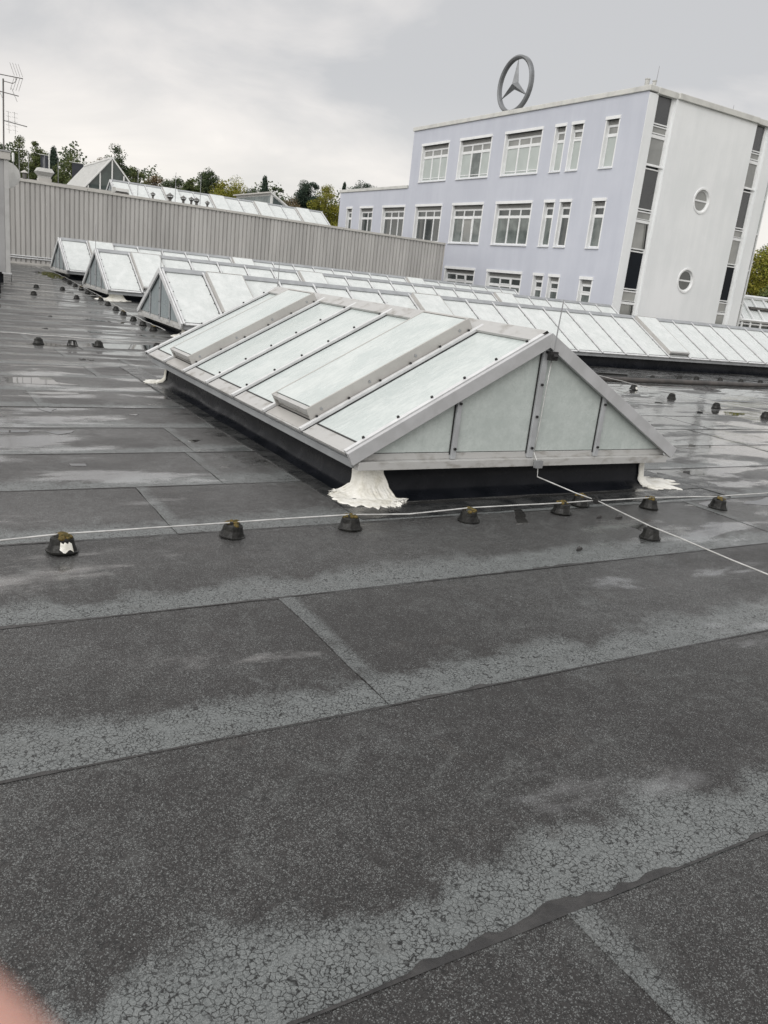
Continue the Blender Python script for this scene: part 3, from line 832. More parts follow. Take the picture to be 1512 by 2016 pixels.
def wire(name, pts, r, label, mat=M_CABLE, wob=.004, cat='lightning wire', group=None):
    out = []
    for a, b_ in zip(pts, pts[1:]):
        a, b_ = Vector(a), Vector(b_); k = max(1, int((b_ - a).length / .22))
        for j in range(k):
            p = a.lerp(b_, j / k)
            out.append((p.x + wob * nz(p.x * 2, p.y * 2, 3), p.y + wob * nz(p.x * 2, p.y * 2, 9), p.z + wob * 1.2 * nz(p.x * 2.4, p.y * 2.4, 5)))
    out.append(tuple(pts[-1]))
    B = MB(); B.tube(out, r, 6)
    o = B.build(name, mat, None, off=pts[0], smooth=True)
    return tag(o, label, cat, group)
wire('lightning_wire', [(-4.0, 4.22, .094), (.41, 4.39, .088), (.72, 4.405, .098), (1.70, 4.445, .094), (2.51, 4.455, .092), (2.95, 4.43, .084), (3.47, 4.445, .094), (4.38, 4.45, .092), (5.34, 4.44, .092), (6.07, 4.37, .092), (7.2, 4.40, .088), (11.0, 4.6, .11)], .0052, 'long pale wire crossing the roof in front of the gable')
wire('lightning_wire', [(4.47, 4.985, .36), (4.48, 4.955, .31), (4.485, 4.93, .27), (4.49, 4.92, .17), (4.70, 4.66, .094), (4.70, 4.42, .098), (4.62, 3.80, .094), (4.60, 2.85, .09), (4.62, 1.2, .08)], .0052, 'pale branch wire from the gable foot to the lower right')
wire('lightning_wire', [(4.515, 5.00, 1.16), (4.49, 4.995, .55), (4.47, 4.985, .36)], .004, 'thin conductor running down beside the middle gable post')
wire('lightning_wire', [(-2, 15.3, .09), (1.6, 15.0, .08), (2.95, 14.55, .085), (4.3, 14.65, .085), (6.5, 14.7, .07), (12.0, 14.6, -.02)], .006, 'pale wire crossing the wet roof beyond the front skylight', wob=.02)
W5 = [(4.83, 17.2, .07), (4.80, 18.03, .10), (4.78, 19.63, .14), (4.84, 21.73, .21), (4.94, 24.02, .28), (5.02, 27.29, .37), (5.09, 30.66, .47), (5.15, 33, .5), (4.9, 36.0, .58)]
wire('lightning_wire', W5, .006, 'pale wire running along the gable ends of the three long skylights', wob=.02)
wire('lightning_wire', [(3.1, 27.7, .30), (3.62, 26.55, .35), (4.33, 26.5, .35), (5.0, 26.6, .33)], .006, 'pale wire from the grey cabin corner to the gable wire', wob=.01)
wire('lightning_wire', [(2.5, 25.4, .22), (3.24, 24.25, .28), (4.3, 24.07, .28), (5.0, 24.3, .28)], .006, 'pale wire from the dark upstand to the gable wire', wob=.01)
wire('lightning_wire', [(12.9, 7.2, .1), (12.85, 8.65, .11), (12.62, 9.49, .11), (12.6, 10.49, .11), (12.66, 11.51, .11), (12.97, 12.76, .09), (13.2, 14.6, .0)], .006, 'pale wire crossing the right part of the roof', wob=.01)
# rods on the gable apex of each skylight
def rod(p, h, label, r=.006, lean=(0, 0), group='slim lightning rods'):
    B = MB(); p = Vector(p)
    B.tube([p, p + Vector((lean[0] * .4, lean[1] * .4, h * .4)), p + Vector((lean[0], lean[1], h))], [r, r, r * .75], 6)
    return tag(B.build('lightning_rod', M_RODG, None, off=p), label, 'lightning rod', group)
rod((4.50, 4.98, 1.13), .46, 'slim lightning rod on the apex of the front gable', .0055, (.02, 0))
B = MB(); B.box((4.455, 4.955, 1.115), (4.535, 4.99, 1.185)); B.tube([(4.475, 4.95, 1.15), (4.515, 4.95, 1.15)], .02, 6)
tag(B.build('rod_clamp', M_GASK, None, off=(4.495, 4.97, 1.15)), 'dark clamp under the apex of the front gable', 'clamp')
B = MB(); B.box((4.45, 4.91, .245), (4.52, 4.945, .305)); 
tag(B.build('rod_clamp', M_RODG, None, off=(4.48, 4.93, .27)), 'small wire clamp on the sill of the front gable', 'clamp')
B = MB(); B.box((4.675, 4.41, .082), (4.725, 4.46, .112)); B.tube([(4.70, 4.435, .112), (4.70, 4.435, .127)], .012, 6)
tag(B.build('wire_clamp', M_GASK, None, off=(4.7, 4.435, .12)), 'dark clamp where the two front wires cross', 'clamp')
rod((4.48, 10.58, 1.27), .42, 'slim lightning rod on the rear apex of the front skylight', .006)
rod((5.13, 18.75, 1.25), .60, 'slim lightning rod on the gable apex of the second skylight', .008)
rod((5.22, 26.2, 1.48), .75, 'slim lightning rod on the gable apex of the third skylight', .009)

# pipes lying in front of the long skylight
M_PIPE = simple('old_pipe', (.075, .066, .060), (.040, .037, .035), 3, .5, bump=.2, rvar=.1)
def gpipe(pts, r, label, mat):
    q = []
    for a, b_ in zip(pts, pts[1:]):
        for k in range(8):
            t = k / 8; x = a[0] + (b_[0] - a[0]) * t; y = a[1] + (b_[1] - a[1]) * t
            q.append((x, y + .03 * nz(x * .8, y), gz(x, y) + r + .004))
    x, y = pts[-1]; q.append((x, y, gz(x, y) + r + .004))
    B = MB(); B.tube(q, r, 10)
    root = B.build('roof_pipe', mat, None, off=q[0], smooth=True)
    return tag(root, label, 'pipe')
gpipe([(6.8, 13.25), (13, 13.0), (17, 13.15), (19.5, 13.3), (27, 13.3)], .060, 'long brownish pipe lying on the roof before the long skylight', M_PIPE)
gpipe([(7.0, 14.0), (14.3, 13.95), (17.2, 13.75), (19.4, 13.75), (27, 13.9)], .045, 'thin black hose lying behind the brownish pipe', M_CONE)
def flatduct(pts, w, h, label):
    B = MB()
    for a, b_ in zip(pts, pts[1:]):
        B.bar((a[0], a[1], gz(*a) + .0), (b_[0], b_[1], gz(*b_) + .0), w, h)
    return tag(B.build('cable_duct', M_CONE, None, off=(*pts[0], gz(*pts[0]))), label, 'cable duct')
flatduct([(7.0, 14.5), (15.4, 14.35)], .16, .11, 'dark cable duct on the roof left of the small holders')

# loose dirt and moss
def clump(label, cx, cyy, rx, ry, h, n, mat, seed, cat, ang=0):
    rnd = random.Random(seed); B = MB()
    for k in range(n):
        a = rnd.uniform(0, 2 * pi); q = sqrt(rnd.random())
        lx, ly = rx * q * cos(a), ry * q * sin(a)
        x = cx + lx * cos(ang) - ly * sin(ang); y = cyy + lx * sin(ang) + ly * cos(ang)
        hh = h * (1 - q * .8) * rnd.uniform(.4, 1.1); w = rnd.uniform(.3, .8) * h * 1.6
        B.lathe([(w, -.01), (w * .8, hh * .5), (w * .4, hh * .9), (.002, hh)], (x, y, gz(x, y)), n=6, ph=rnd.random() * 3)
    o = B.build('moss_clump', mat, None, off=(cx, cyy, gz(cx, cyy)))
    tag(o, label, cat, kind='stuff'); return o
clump('mossy dirt heaped at the foot of the farthest skylight gable', 4.95, 32.6, .38, 1.5, .07, 70, M_MOSSG, 3, 'moss')
clump('dark clump of dirt beside the moss near the metal wall', 4.65, 33.3, .22, .25, .08, 14, M_BIT, 4, 'dirt')
clump('dark heap of dirt on the wet roof at the right', 15.5, 12.0, .34, .22, .07, 40, M_BIT, 5, 'dirt')
clump('scraps of black bitumen on the roof left of the front skylight', 2.39, 12.6, .16, .10, .02, 12, M_BIT, 6, 'dirt')
clump('small dark scrap on the far left roof', 2.91, 19.37, .09, .06, .03, 6, M_BIT, 7, 'dirt')
clump('small dark scrap left of the gable wire', 2.52, 17.17, .08, .05, .03, 6, M_BIT, 8, 'dirt')
clump('small dark scrap between the rear cross wires', 4.45, 25.8, .10, .08, .04, 7, M_BIT, 9, 'dirt')
def frame_scrap(x, y, label):   # upturned empty holder shell
    t = thing('holder_shell', (x, y, gz(x, y)), label, 'holder shell')
    z = gz(x, y)
    B = MB()
    B.lathe([(.085, .004), (.085, .016), (.06, .016), (.06, .004)], (x, y, z), n=10)
    B.build('rim', M_CONE, t)
    for k in range(6):
        a = k * pi / 3
        B = MB(); B.tube([(x + .08 * cos(a), y + .08 * sin(a), z + .012), (x + .052 * cos(a), y + .052 * sin(a), z + .10)], .009, 5); B.build('rib', M_CONE, t)
    B = MB(); B.lathe([(.056, .095), (.056, .107), (.04, .107), (.04, .095)], (x, y, z), n=10); B.build('top_ring', M_CONE, t)
frame_scrap(2.50, 14.34, 'empty black holder shell lying in the water left of the large puddle')
B = MB()
for (x, y, w, h, a) in ((4.79, 4.27, .07, .03, .3), (3.86, 3.72, .05, .02, -.5), (4.62, 4.30, .05, .006, .1)):
    z = gz(x, y) + .011
    B.add([(x - w * .5, y - h * .4, z), (x + w * .5, y - h * .6, z + .006), (x + w * .3, y + h * .5, z + .012), (x - w * .2, y + h * .3, z + .002),
           (x - w * .5, y - h * .4, z - .012), (x + w * .5, y - h * .6, z - .012), (x + w * .3, y + h * .5, z - .012), (x - w * .2, y + h * .3, z - .012)],
          [(0, 1, 2, 3), (0, 4, 5, 1), (1, 5, 6, 2), (2, 6, 7, 3), (3, 7, 4, 0)])
o = B.build('bitumen_scrap', M_BIT, None, off=(4.79, 4.27, 0)); tag(o, 'torn scraps of black bitumen lying near the branch wire', 'scrap', kind='stuff')

# ------------------------------------------------------------------ ribbed metal wall
M_CLAD = simple('beige_grey_cladding', (.44, .42, .39), (.385, .37, .345), 1.2, .42, stretch=(1, 1, .35), bump=.03, rvar=.06)
M_CLADS = [simple('beige_grey_cladding_%s' % w_, tuple(c * k_ for c in (.44, .432, .415)), tuple(c * k_ for c in (.365, .357, .342)), 1.6, .42, stretch=(2.5, 1, .22), bump=.04, bscale=3, rvar=.08) for w_, k_ in (('a', .94), ('b', 1.0), ('c', 1.05))]
M_COPE = simple('coping_metal', (.50, .485, .455), (.44, .43, .40), 2, .4, rvar=.06)
M_GROOVE = simple('cladding_groove', (.20, .19, .175), (.17, .16, .15), 4, .5)
WY, WX0, WX1, WZT = 37.8, 1.2, 25.35, 3.80
cw = thing('cladding_wall', (WX0, WY, .58), 'long ribbed beige grey metal wall behind the skylights', 'wall')
def wtop(x): return 3.86 - .0066 * (x - 3)
PITCH_ = .19
nrib = int((WX1 - WX0) / PITCH_)
per = 5
npan = (nrib + per - 1) // per
for k in range(npan):
    B = MB()
    xa = WX0 + k * per * PITCH_
    for j in range(per):
        x = xa + j * PITCH_
        if x + PITCH_ > WX1 + .01: break
        zt = wtop(x)
        # flat rib and recessed groove, one profile swept upward
        prof = [(x, WY), (x + .126, WY), (x + .138, WY + .045), (x + .178, WY + .045), (x + .19, WY)]
        nb = len(B.v)
        B.v += [(p[0], p[1], .42) for p in prof] + [(p[0], p[1], wtop(p[0])) for p in prof]
        for q, mi in ((0, 0), (1, 0), (2, 1), (3, 0)):
            B.f.append((nb + q, nb + q + 1, nb + 5 + q + 1, nb + 5 + q)); B.m.append(0)
    if B.v: B.build('cladding_panel', M_CLADS[(k * 7 + k // 3) % 3], cw)
seg = 3.02
k = 0; x = WX0 - .05
while x < WX1:
    x2 = min(x + seg, WX1 + .06)
    B = MB(); B.bar((x, WY + .03, wtop(x) - .075), (x2 - .012, WY + .03, wtop(x2) - .075), .17, .10); B.build('coping', M_COPE, cw, bevel=.006); x = x2
B = MB(); B.bar((WX0, WY - .012, .52), (WX1, WY - .012, .52), .022, .13); B.build('base_flashing', M_COPE, cw)
B = MB(); B.box((WX1 - .01, WY, -8), (WX1 + .05, WY + 34, 3.72)); B.build('return_wall', M_CLAD, cw)
for z_, lab in ((.90, 'upper'), (.82, 'lower')):
    B = MB(); B.tube([(2.6, WY - .035, z_), (16, WY - .035, z_)], .024, 7)
    tag(B.build('conduit', M_ALU, None, off=(2.6, WY - .035, z_)), '%s of two pale conduits along the foot of the metal wall' % lab, 'conduit')

# ------------------------------------------------------------------ grey cabin at the left edge, with dish and aerial
M_CAB = simple('cabin_panel', (.36, .36, .36), (.31, .31, .31), 2, .42, rvar=.05)
cb = thing('roof_cabin', (3.03, 27.4, .27), 'grey panelled roof cabin cut off by the left frame edge', 'cabin')
for k in range(9):
    x1 = 2.90 - k * .42; x0 = x1 - .405
    B = MB(); B.box((x0, 27.40, .57), (x1, 27.46, 3.70)); B.build('panel', M_CAB, cb)
B = MB(); B.box((2.905, 27.37, .57), (3.03, 27.50, 3.70)); B.build('corner_trim', simple('corner_trim', (.47, .47, .46), None, 3, .4), cb)
for k in range(12):
    y0 = 27.505 + k * .35
    if y0 + .34 > 28.22: break
    B = MB(); B.box((2.95, y0, .57), (3.005, y0 + .34, 3.70)); B.build('panel', M_CAB, cb)
B = MB(); B.box((-.9, 27.33, 3.70), (3.08, 28.26, 3.90)); B.build('fascia', M_COPE, cb, bevel=.01)
B = MB(); B.box((-.9, 27.31, 3.905), (3.10, 28.28, 3.95)); B.build('roof', M_CAB, cb)
B = MB(); B.box((-.9, 27.55, -.1), (2.85, 28.1, .57)); B.build('base', M_CURB, cb)
B = MB(); B.box((2.80, 27.36, .53), (3.06, 27.50, .567)); B.build('drip_tray', M_ALU, cb)
B = MB(); B.box((-.9, 27.47, .58), (2.93, 28.2, 3.69)); B.build('core', M_CAB, cb)
wire('lightning_wire', [(3.06, 27.45, .55), (3.08, 27.6, .50), (3.08, 27.68, .30)], .012, 'pale down wire at the corner of the grey cabin', wob=.0)
B = MB(); B.box((-.6, 23.9, 0.0), (2.40, 25.2, .66)); B.box((-.55, 23.95, .66), (2.36, 25.15, .70))
tag(B.build('vent_upstand', M_CURB, None, off=(2.0, 24.3, .16)), 'low dark upstand cut off by the left frame edge', 'upstand')
# dish
M_DISH = simple('dish_paint', (.64, .64, .62), (.55, .55, .53), 6, .5)
dr = thing('satellite_dish', (3.06, 28.2, 3.34), 'round off-white satellite dish behind the cabin corner', 'satellite dish')
B = MB(); dn_ = Vector((-.12, -.95, .28)).normalized(); da = dn_.cross(Vector((0, 0, 1))).normalized(); db = da.cross(dn_)
C0 = Vector((3.09, 28.62, 3.345)); rows_ = 7; nn_ = 28
for side in (0, 1):
    for r_ in range(rows_ + 1):
        rad = .40 * r_ / rows_
        for k in range(nn_):
            a = 2 * pi * k / nn_
            B.v.append(tuple(C0 + (da * cos(a) + db * sin(a)) * (rad + .0001) + dn_ * (.55 * rad * rad - .02 * side)))
for side in (0, 1):
    o_ = side * (rows_ + 1) * nn_
    for r_ in range(rows_):
        for k in range(nn_):
            q = (o_ + r_ * nn_ + k, o_ + r_ * nn_ + (k + 1) % nn_, o_ + (r_ + 1) * nn_ + (k + 1) % nn_, o_ + (r_ + 1) * nn_ + k)
            B.f.append(q if side == 0 else q[::-1]); B.m.append(0)
o1, o2 = rows_ * nn_, (2 * rows_ + 1) * nn_
for k in range(nn_): B.f.append((o1 + k, o1 + (k + 1) % nn_, o2 + (k + 1) % nn_, o2 + k)); B.m.append(0)
B.build('reflector', M_DISH, dr, smooth=False)
B = MB(); B.tube([tuple(C0 - dn_ * .02), tuple(C0 - dn_ * .10), (3.0, 28.72, 3.25), (3.01, 28.4, 3.2)], .025, 8); B.build('bracket', M_RODG, dr)
B = MB(); B.tube([tuple(C0 - db * .38 + dn_ * .08), tuple(C0 - db * .22 + dn_ * .48)], .012, 6); B.tube([tuple(C0 - db * .22 + dn_ * .46), tuple(C0 - db * .2 + dn_ * .54)], .03, 8); B.build('feed_arm', M_RODG, dr)
# aerial mast
M_AER = simple('aerial_metal', (.16, .15, .145), (.10, .095, .09), 9, .5, metal=.3)
am = thing('aerial_mast', (3.02, 28.4, 3.95), 'tall dark aerial mast with three yagi antennas on the grey cabin', 'aerial')
B = MB(); B.tube([(3.0, 28.4, 2.4), (3.045, 28.4, 5.96)], .022, 8); B.build('mast', M_AER, am)
B = MB(); B.box((2.95, 28.19, 3.5), (3.05, 28.43, 3.56)); B.build('wall_bracket', M_AER, am)
def yagi(c, d, up, L0, L1, els, h, nm='antenna'):
    c, d, up = Vector(c), Vector(d).normalized(), Vector(up).normalized()
    B = MB(); B.tube([c + d * L0, c + d * L1], .013, 6)
    pr = B.build(nm, M_AER, am)
    for t in els:
        p = c + d * t
        E_ = MB(); E_.tube([p - up * h, p + up * h], .0055, 5); sub(E_, 'element', M_AER, pr)
    return pr
# uhf yagi on top with corner reflector
y1 = yagi((3.3, 28.4, 6.06), (1, .1, .02), (0, 1, .1), -1.4, .28, [-1.3 + .085 * k for k in range(16)], .10)
for sg in (-1, 1):
    for k in range(4):
        p = Vector((3.60 - .045 * k * 1.2, 28.4, 6.07 + sg * .10)) 
        E_ = MB(); a = p + Vector((.09 - .055 * k, -.2, 0)); 
        E_.tube([(3.56 - .075 * k, 28.33, 6.07 + sg * .02), (3.42 - .075 * k + .04, 28.45, 6.07 + sg * .36)], .005, 5); sub(E_, 'reflector_rod', M_AER, y1)
B = MB(); B.tube([(3.04, 28.4, 5.9), (3.3, 28.4, 5.88), (3.38, 28.4, 5.95), (3.39, 28.4, 6.06)], .011, 6); B.build('bracket', M_AER, am)
y2 = yagi((3.04, 28.4, 5.60), (1, .05, -.06), (.25, .8, -.25), -.5, .42, [-.4, -.1, .3], .42)
y3 = yagi((3.05, 28.4, 4.84), (1, -.2, -.12), (0, 1, 0), .0, .62, [.24, .30, .36, .42, .48, .54, .60], .10)
for k, (x, h) in enumerate(((3.16, .30), (3.33, .30))):
    E_ = MB(); E_.tube([(x + .02, 28.4, 4.82 - h), (x, 28.4, 4.82 + h)], .005, 5); sub(E_, 'reflector_rod', M_AER, y3)
    for q in range(5):
        E_ = MB(); z = 4.82 - h + .1 + q * .12; E_.tube([(x - .07, 28.36, z), (x + .09, 28.44, z - .01)], .003, 4); sub(E_, 'reflector_rod', M_AER, y3)

# ------------------------------------------------------------------ upper roof behind the metal wall
M_UP = simple('upper_membrane', (.20, .20, .195), (.13, .13, .13), 1.5, .55, bump=.2, rvar=.15)
B = MB()
B.hexa([(-13, 37.95, -8), (25.33, 37.95, -8), (25.33, 74, -8), (-13, 74, -8), (-13, 37.95, 3.60), (25.33, 37.95, 3.60), (25.33, 74, 4.2), (-13, 74, 4.2)])
tag(B.build('upper_roof', M_UP), kind='structure')
def uz(y): return 3.60 + (y - 37.95) * .6 / 36
# glazed skylight row on the upper roof
skylight('long row of opal skylight panes on the upper roof behind the metal wall', (10.75, 50, 0), (1, 0, 0), (0, -1, 0), 14, .93, 1.72, 4.22, 5.22, uz(50), (3, 6, 9, 12), (M_GL2, M_GL2G), 1, group='glazed ridge skylights')
# glass gable house
M_GREENGL = simple('green_glass', (.055, .075, .068), (.035, .05, .045), 2, .08, spec=.8)
M_WHT = simple('white_paint', (.74, .74, .72), (.68, .68, .66), 4, .4)
M_PGH = simple('grey_ribbed_pane', (.30, .31, .31), (.25, .26, .26), 2, .4)
gh = thing('glass_gable_house', (11.46, 53, uz(53)), 'white ribbed gable roof light with green glass end on the upper roof', 'roof light')
gx, gy0, gy1, gzr, gze, gw = 11.46, 53.0, 61.0, 6.60, 4.05, 2.18
for s in (-1, 1):
    nrmv = Vector((s * (gzr - gze), 0, gw)).normalized()
    B = MB(); B.prism([(gx, gy0, gzr), (gx, gy1, gzr), (gx + s * gw, gy1, gze), (gx + s * gw, gy0, gze)], nrmv * -.03); rf = B.build('roof_pane', M_GREENGL if s > 0 else M_PGH, gh)
    for k in range(17):
        y = gy0 + (gy1 - gy0) * k / 16
        B = MB(); B.bar((gx + s * .02, y, gzr - .02), (gx + s * gw, y, gze), .17 if k in (0, 16) else .085, .07, nrmv); B.build('rafter', M_WHT, gh)
B = MB(); B.bar((gx, gy0 - .06, gzr + .0), (gx, gy1 + .06, gzr + .0), .22, .09); B.build('ridge_beam', M_WHT, gh)
B = MB(); B.prism([(gx - gw + .05, gy0 + .05, gze), (gx + gw - .05, gy0 + .05, gze), (gx, gy0 + .05, gzr - .08)], (0, .03, 0)); B.build('gable_pane', M_GREENGL, gh)
for vx in (-1.35, -.68, 0, .68, 1.35):
    B = MB(); B.bar((gx + vx, gy0 + .02, uz(53) - .02), (gx + vx, gy0 + .02, gzr - (gzr - gze) * abs(vx) / gw - .05), .07, .06, (0, -1, 0)); B.build('gable_post', M_WHT, gh)
B = MB(); B.box((gx - gw, gy0 - .02, uz(53) - .1), (gx + gw, gy1, gze)); B.build('upstand', M_COPE, gh)
for k in range(9):   # trusses seen through the glass read as dark slanting bars
    x = gx - 1.1 + k * .27
    B = MB(); B.bar((x, gy0 + .035, gze + .1 + .25 * k % .5), (min(x + .75, gx + 1.9), gy0 + .035, gze + .1), .035, .008, (0, -1, 0)) 
    if 0: B.build('truss', M_GASK, gh)
# clerestory
ch_ = thing('clerestory', (24.4, 60, uz(60)), 'white clerestory lantern with a band of small panes above the skylight row', 'clerestory')
B = MB(); B.prism([(24.4, 60, uz(60) - .05), (26.9, 60, uz(60) - .05), (26.9, 60, 5.25), (24.4, 60, 6.72)], (0, 7.4, 0)); B.build('wall', M_WHT, ch_)
B = MB(); B.bar((24.3, 60 - .1, 6.70), (24.3, 67.6, 6.70), .25, .10); B.build('roof_edge', M_COPE, ch_)
for k in range(7):
    y = 60.15 + k * 1.04
    B = MB(); B.box((24.36, y, 5.95), (24.395, y + .94, 6.55)); B.build('window', simple('clerestory_glass', (.30, .33, .33), (.2, .22, .22), 1, .12) if k == 0 else bpy.data.materials['clerestory_glass'], ch_)
B = MB(); B.prism([(24.55, 59.985, 4.3), (26.8, 59.985, 4.3), (26.8, 59.985, 5.2), (24.55, 59.985, 6.5)], (0, -.02, 0)); B.build('gable_pane', M_GREENGL, ch_)
B = MB(); B.bar((24.35, 59.96, 6.76), (26.95, 59.96, 5.24), .10, .10, (0, -1, 0)); B.build('barge_board', M_WHT, ch_)
# rods
for k, (x, top, y) in enumerate(((4.96, 5.25, 41), (5.33, 5.23, 41), (5.95, 5.09, 41.1), (6.14, 5.29, 42), (6.55, 5.07, 41), (10.04, 5.25, 41), (11.8, 5.34, 41), (13.02, 5.36, 41))):
    rod((x, y, uz(y)), top - uz(y), '%s slim rod from the left standing behind the metal wall' % ORD[k], .014, group='lightning rods on the upper roof')
t = thing('small_antenna', (4.75, 41.2, uz(41)), 'slim white stick antenna behind the satellite dish', 'antenna', None)
B = MB(); B.tube([(4.75, 41.2, uz(41)), (4.75, 41.2, 4.72)], .016, 6); B.build('pole', M_RODG, t)
B = MB(); B.lathe([(.04, 0), (.05, .03), (.05, .32), (.03, .36)], (4.745, 41.2, 4.72), 8); B.build('radome', M_WHT, t)
# chimney cowls
M_COWL = simple('cowl_metal', (.17, .165, .155), (.10, .095, .09), 8, .45, metal=.4)
def cowl(x, y, z, s, label):
    t = thing('chimney_cowl', (x, y, uz(y)), label, 'chimney cowl', 'chimney cowls behind the metal wall')
    B = MB(); B.tube([(x, y, uz(y)), (x, y, z - .12 * s)], .06 * s, 10); B.build('pipe', M_COWL, t)
    B = MB(); B.lathe([(.06 * s, -.14 * s), (.14 * s, -.05 * s), (.13 * s, -.04 * s), (.05 * s, -.12 * s)], (x, y, z), 12); B.build('collar', M_COWL, t)
    B = MB(); B.lathe([(.17 * s, -.005), (.16 * s, .012), (.02 * s, .10 * s), (.006, .12 * s)], (x, y, z), 12); B.build('hood', M_COWL, t)
    for k in range(3):
        a = k * 2.1 + .4
        B = MB(); B.tube([(x + .1 * s * cos(a), y + .1 * s * sin(a), z - .07 * s), (x + .13 * s * cos(a), y + .13 * s * sin(a), z)], .01 * s, 4); B.build('strut', M_COWL, t)
for k, (x, z, s) in enumerate(((10.48, 4.17, .75), (11.27, 4.20, 1.15), (11.9, 4.19, .95), (12.28, 4.20, .85), (12.53, 4.19, 1.0), (13.06, 4.14, .75))):
    cowl(x, 40, z, s, '%s metal chimney cowl from the left peeping over the metal wall' % ORD[k])
t = thing('mushroom_vent', (5.17, 41, uz(41)), 'small dark mushroom vent left of the fan housing', 'vent')
B = MB(); B.tube([(5.17, 41, uz(41)), (5.17, 41, 4.32)], .09, 10); B.build('pipe', M_COWL, t)
B = MB(); B.lathe([(.17, 0), (.165, .02), (.03, .11), (.01, .12)], (5.17, 41, 4.32), 12); B.build('hood', M_COPE, t)
t = thing('fan_housing', (5.97, 41, uz(41)), 'pale flared roof fan housing above the metal wall', 'roof fan')
B = MB(); B.box((5.70, 40.75, uz(41)), (6.24, 41.28, 4.20)); B.build('base', M_COPE, t)
def fr(zs, parts, nm):
    B = MB()
    B.hexa([(5.97 - parts[0], 41 - parts[0], zs[0]), (5.97 + parts[0], 41 - parts[0], zs[0]), (5.97 + parts[0], 41 + parts[0], zs[0]), (5.97 - parts[0], 41 + parts[0], zs[0]),
            (5.97 - parts[1], 41 - parts[1], zs[1]), (5.97 + parts[1], 41 - parts[1], zs[1]), (5.97 + parts[1], 41 + parts[1], zs[1]), (5.97 - parts[1], 41 + parts[1], zs[1])])
    B.build(nm, M_CONC, t)
fr((4.20, 4.45), (.24, .25), 'body'); fr((4.30, 4.46), (.25, .37), 'lower_flare'); fr((4.462, 4.62), (.37, .28), 'upper_flare')
for k in range(3):
    x = 5.10 + k * .02
for (xa, xb, z, lab) in ((4.9, 6.9, 4.16, 'low pale duct running behind the fan housing'),):
    B = MB(); B.bar((xa, 42.2, uz(42)), (xb + 3, 42.2, uz(42)), .4, z - uz(42)); tag(B.build('air_duct', M_COPE, None, off=(xa, 42.2, uz(42))), lab, 'duct')
t = thing('air_unit', (9.1, 40.3, uz(40)), 'small white box unit in front of the upper skylight row', 'air unit')
B = MB(); B.box((8.86, 40.1, uz(40)), (9.42, 40.6, 4.06)); B.build('base', M_COWL, t)
B = MB(); B.box((8.84, 40.05, 4.08), (9.42, 40.6, 4.21)); B.build('lid', M_WHT, t)
B = MB(); B.box((8.74, 40.1, 4.0), (8.835, 40.5, 4.24)); B.build('side_box', M_CONC, t)
# banners with the ring and star
M_FLAG = simple('banner_cloth', (.045, .05, .06), (.03, .033, .04), 2, .8)
M_STARW = simple('banner_print', (.55, .57, .58), None, 2, .7)
def star_poly(c, ux, uy, R_, r_):
    pts = []
    for k in range(6):
        a = pi / 2 + k * pi / 3; q = R_ if k % 2 == 0 else r_
        pts.append(c + ux * (q * cos(a)) + uy * (q * sin(a)))
    return pts
def banner(x, y, ztop, w, h, label, R_=.24):
    t = thing('banner_flag', (x, y, -8), label, 'flag', 'dark banner flags')
    B = MB(); B.tube([(x, y, -8), (x, y, ztop + .25)], [.07, .04], 8); B.build('pole', M_WHT, t)
    B = MB(); B.tube([(x, y, ztop + .04), (x - w - .25, y, ztop + .04)], .022, 6); B.build('arm', M_WHT, t)
    B = MB(); n = 10
    for j in range(2):
        for i in range(n + 1):
            for q in (0, 1):
                B.v.append((x - .06 - w * i / n, y + .05 * sin(i * .9) * 0 + .012 * j, ztop - q * h + .0))
    m_ = 2 * (n + 1)
    B.f = [(2 * i, 2 * i + 1, 2 * i + 3, 2 * i + 2) for i in range(n)] + [(m_ + 2 * i, m_ + 2 * i + 2, m_ + 2 * i + 3, m_ + 2 * i + 1) for i in range(n)]
    B.m = [0] * len(B.f)
    cl_ = B.build('cloth', M_FLAG, t)
    c = Vector((x - .06 - w * .5, y - .008, ztop - h * .62)); ux, uy = Vector((1, 0, 0)), Vector((0, 0, 1))
    ring_ = [c + (ux * cos(2 * pi * k / 24) + uy * sin(2 * pi * k / 24)) * R_ for k in range(25)]
    E_ = MB(); E_.tube(ring_, .028, 5, caps=False); E_.prism(star_poly(c, ux, uy, R_, R_ * .12), (0, -.004, 0)); sub(E_, 'emblem', M_STARW, cl_)
banner(13.15, 70, 7.48, .92, 2.4, 'dark banner with a white ring and star left of the glass gable roof', .34)
banner(10.62, 70.5, 7.72, .55, 2.4, 'narrower dark banner with a ring and star above the fan housing', .22)

# ------------------------------------------------------------------ lavender office building
def stucco(name, c1, c2):
    m, nt, b = base_mat(name)
    p = wpos(nt)
    f = nmath(nt, 'MULTIPLY_ADD', nnoise(nt, p, .35, 6, .6), .6, nmath(nt, 'MULTIPLY', nnoise(nt, nscale(nt, p, (1, 1, .12)), 1.9, 6, .65), .45))
    nt.links.new(nmix(nt, nrange(nt, f, .38, .66), c1, c2), b.inputs['Base Color'])
    b.inputs['Roughness'].default_value = .85
    nbump(nt, nnoise(nt, p, 45, 5, .7), .5, .012, b)
    return m
M_LAV = stucco('lavender_render', (.525, .545, .605), (.480, .50, .562))
M_WREN = stucco('white_render', (.81, .825, .83), (.73, .75, .755))
M_WFR = simple('window_frame_white', (.78, .79, .79), (.72, .73, .73), 3, .35)
M_CAPW = simple('parapet_cap', (.60, .60, .57), (.46, .46, .44), 1.5, .6, rvar=.1, lo=.4, hi=.75)
def gm(name, c1, c2, rough=.05, scale=.7):
    m = simple(name, c1, c2, scale, rough, spec=.6, coat=.6); return m
M_PD = gm('pane_dark', (.035, .042, .042), (.07, .08, .078))
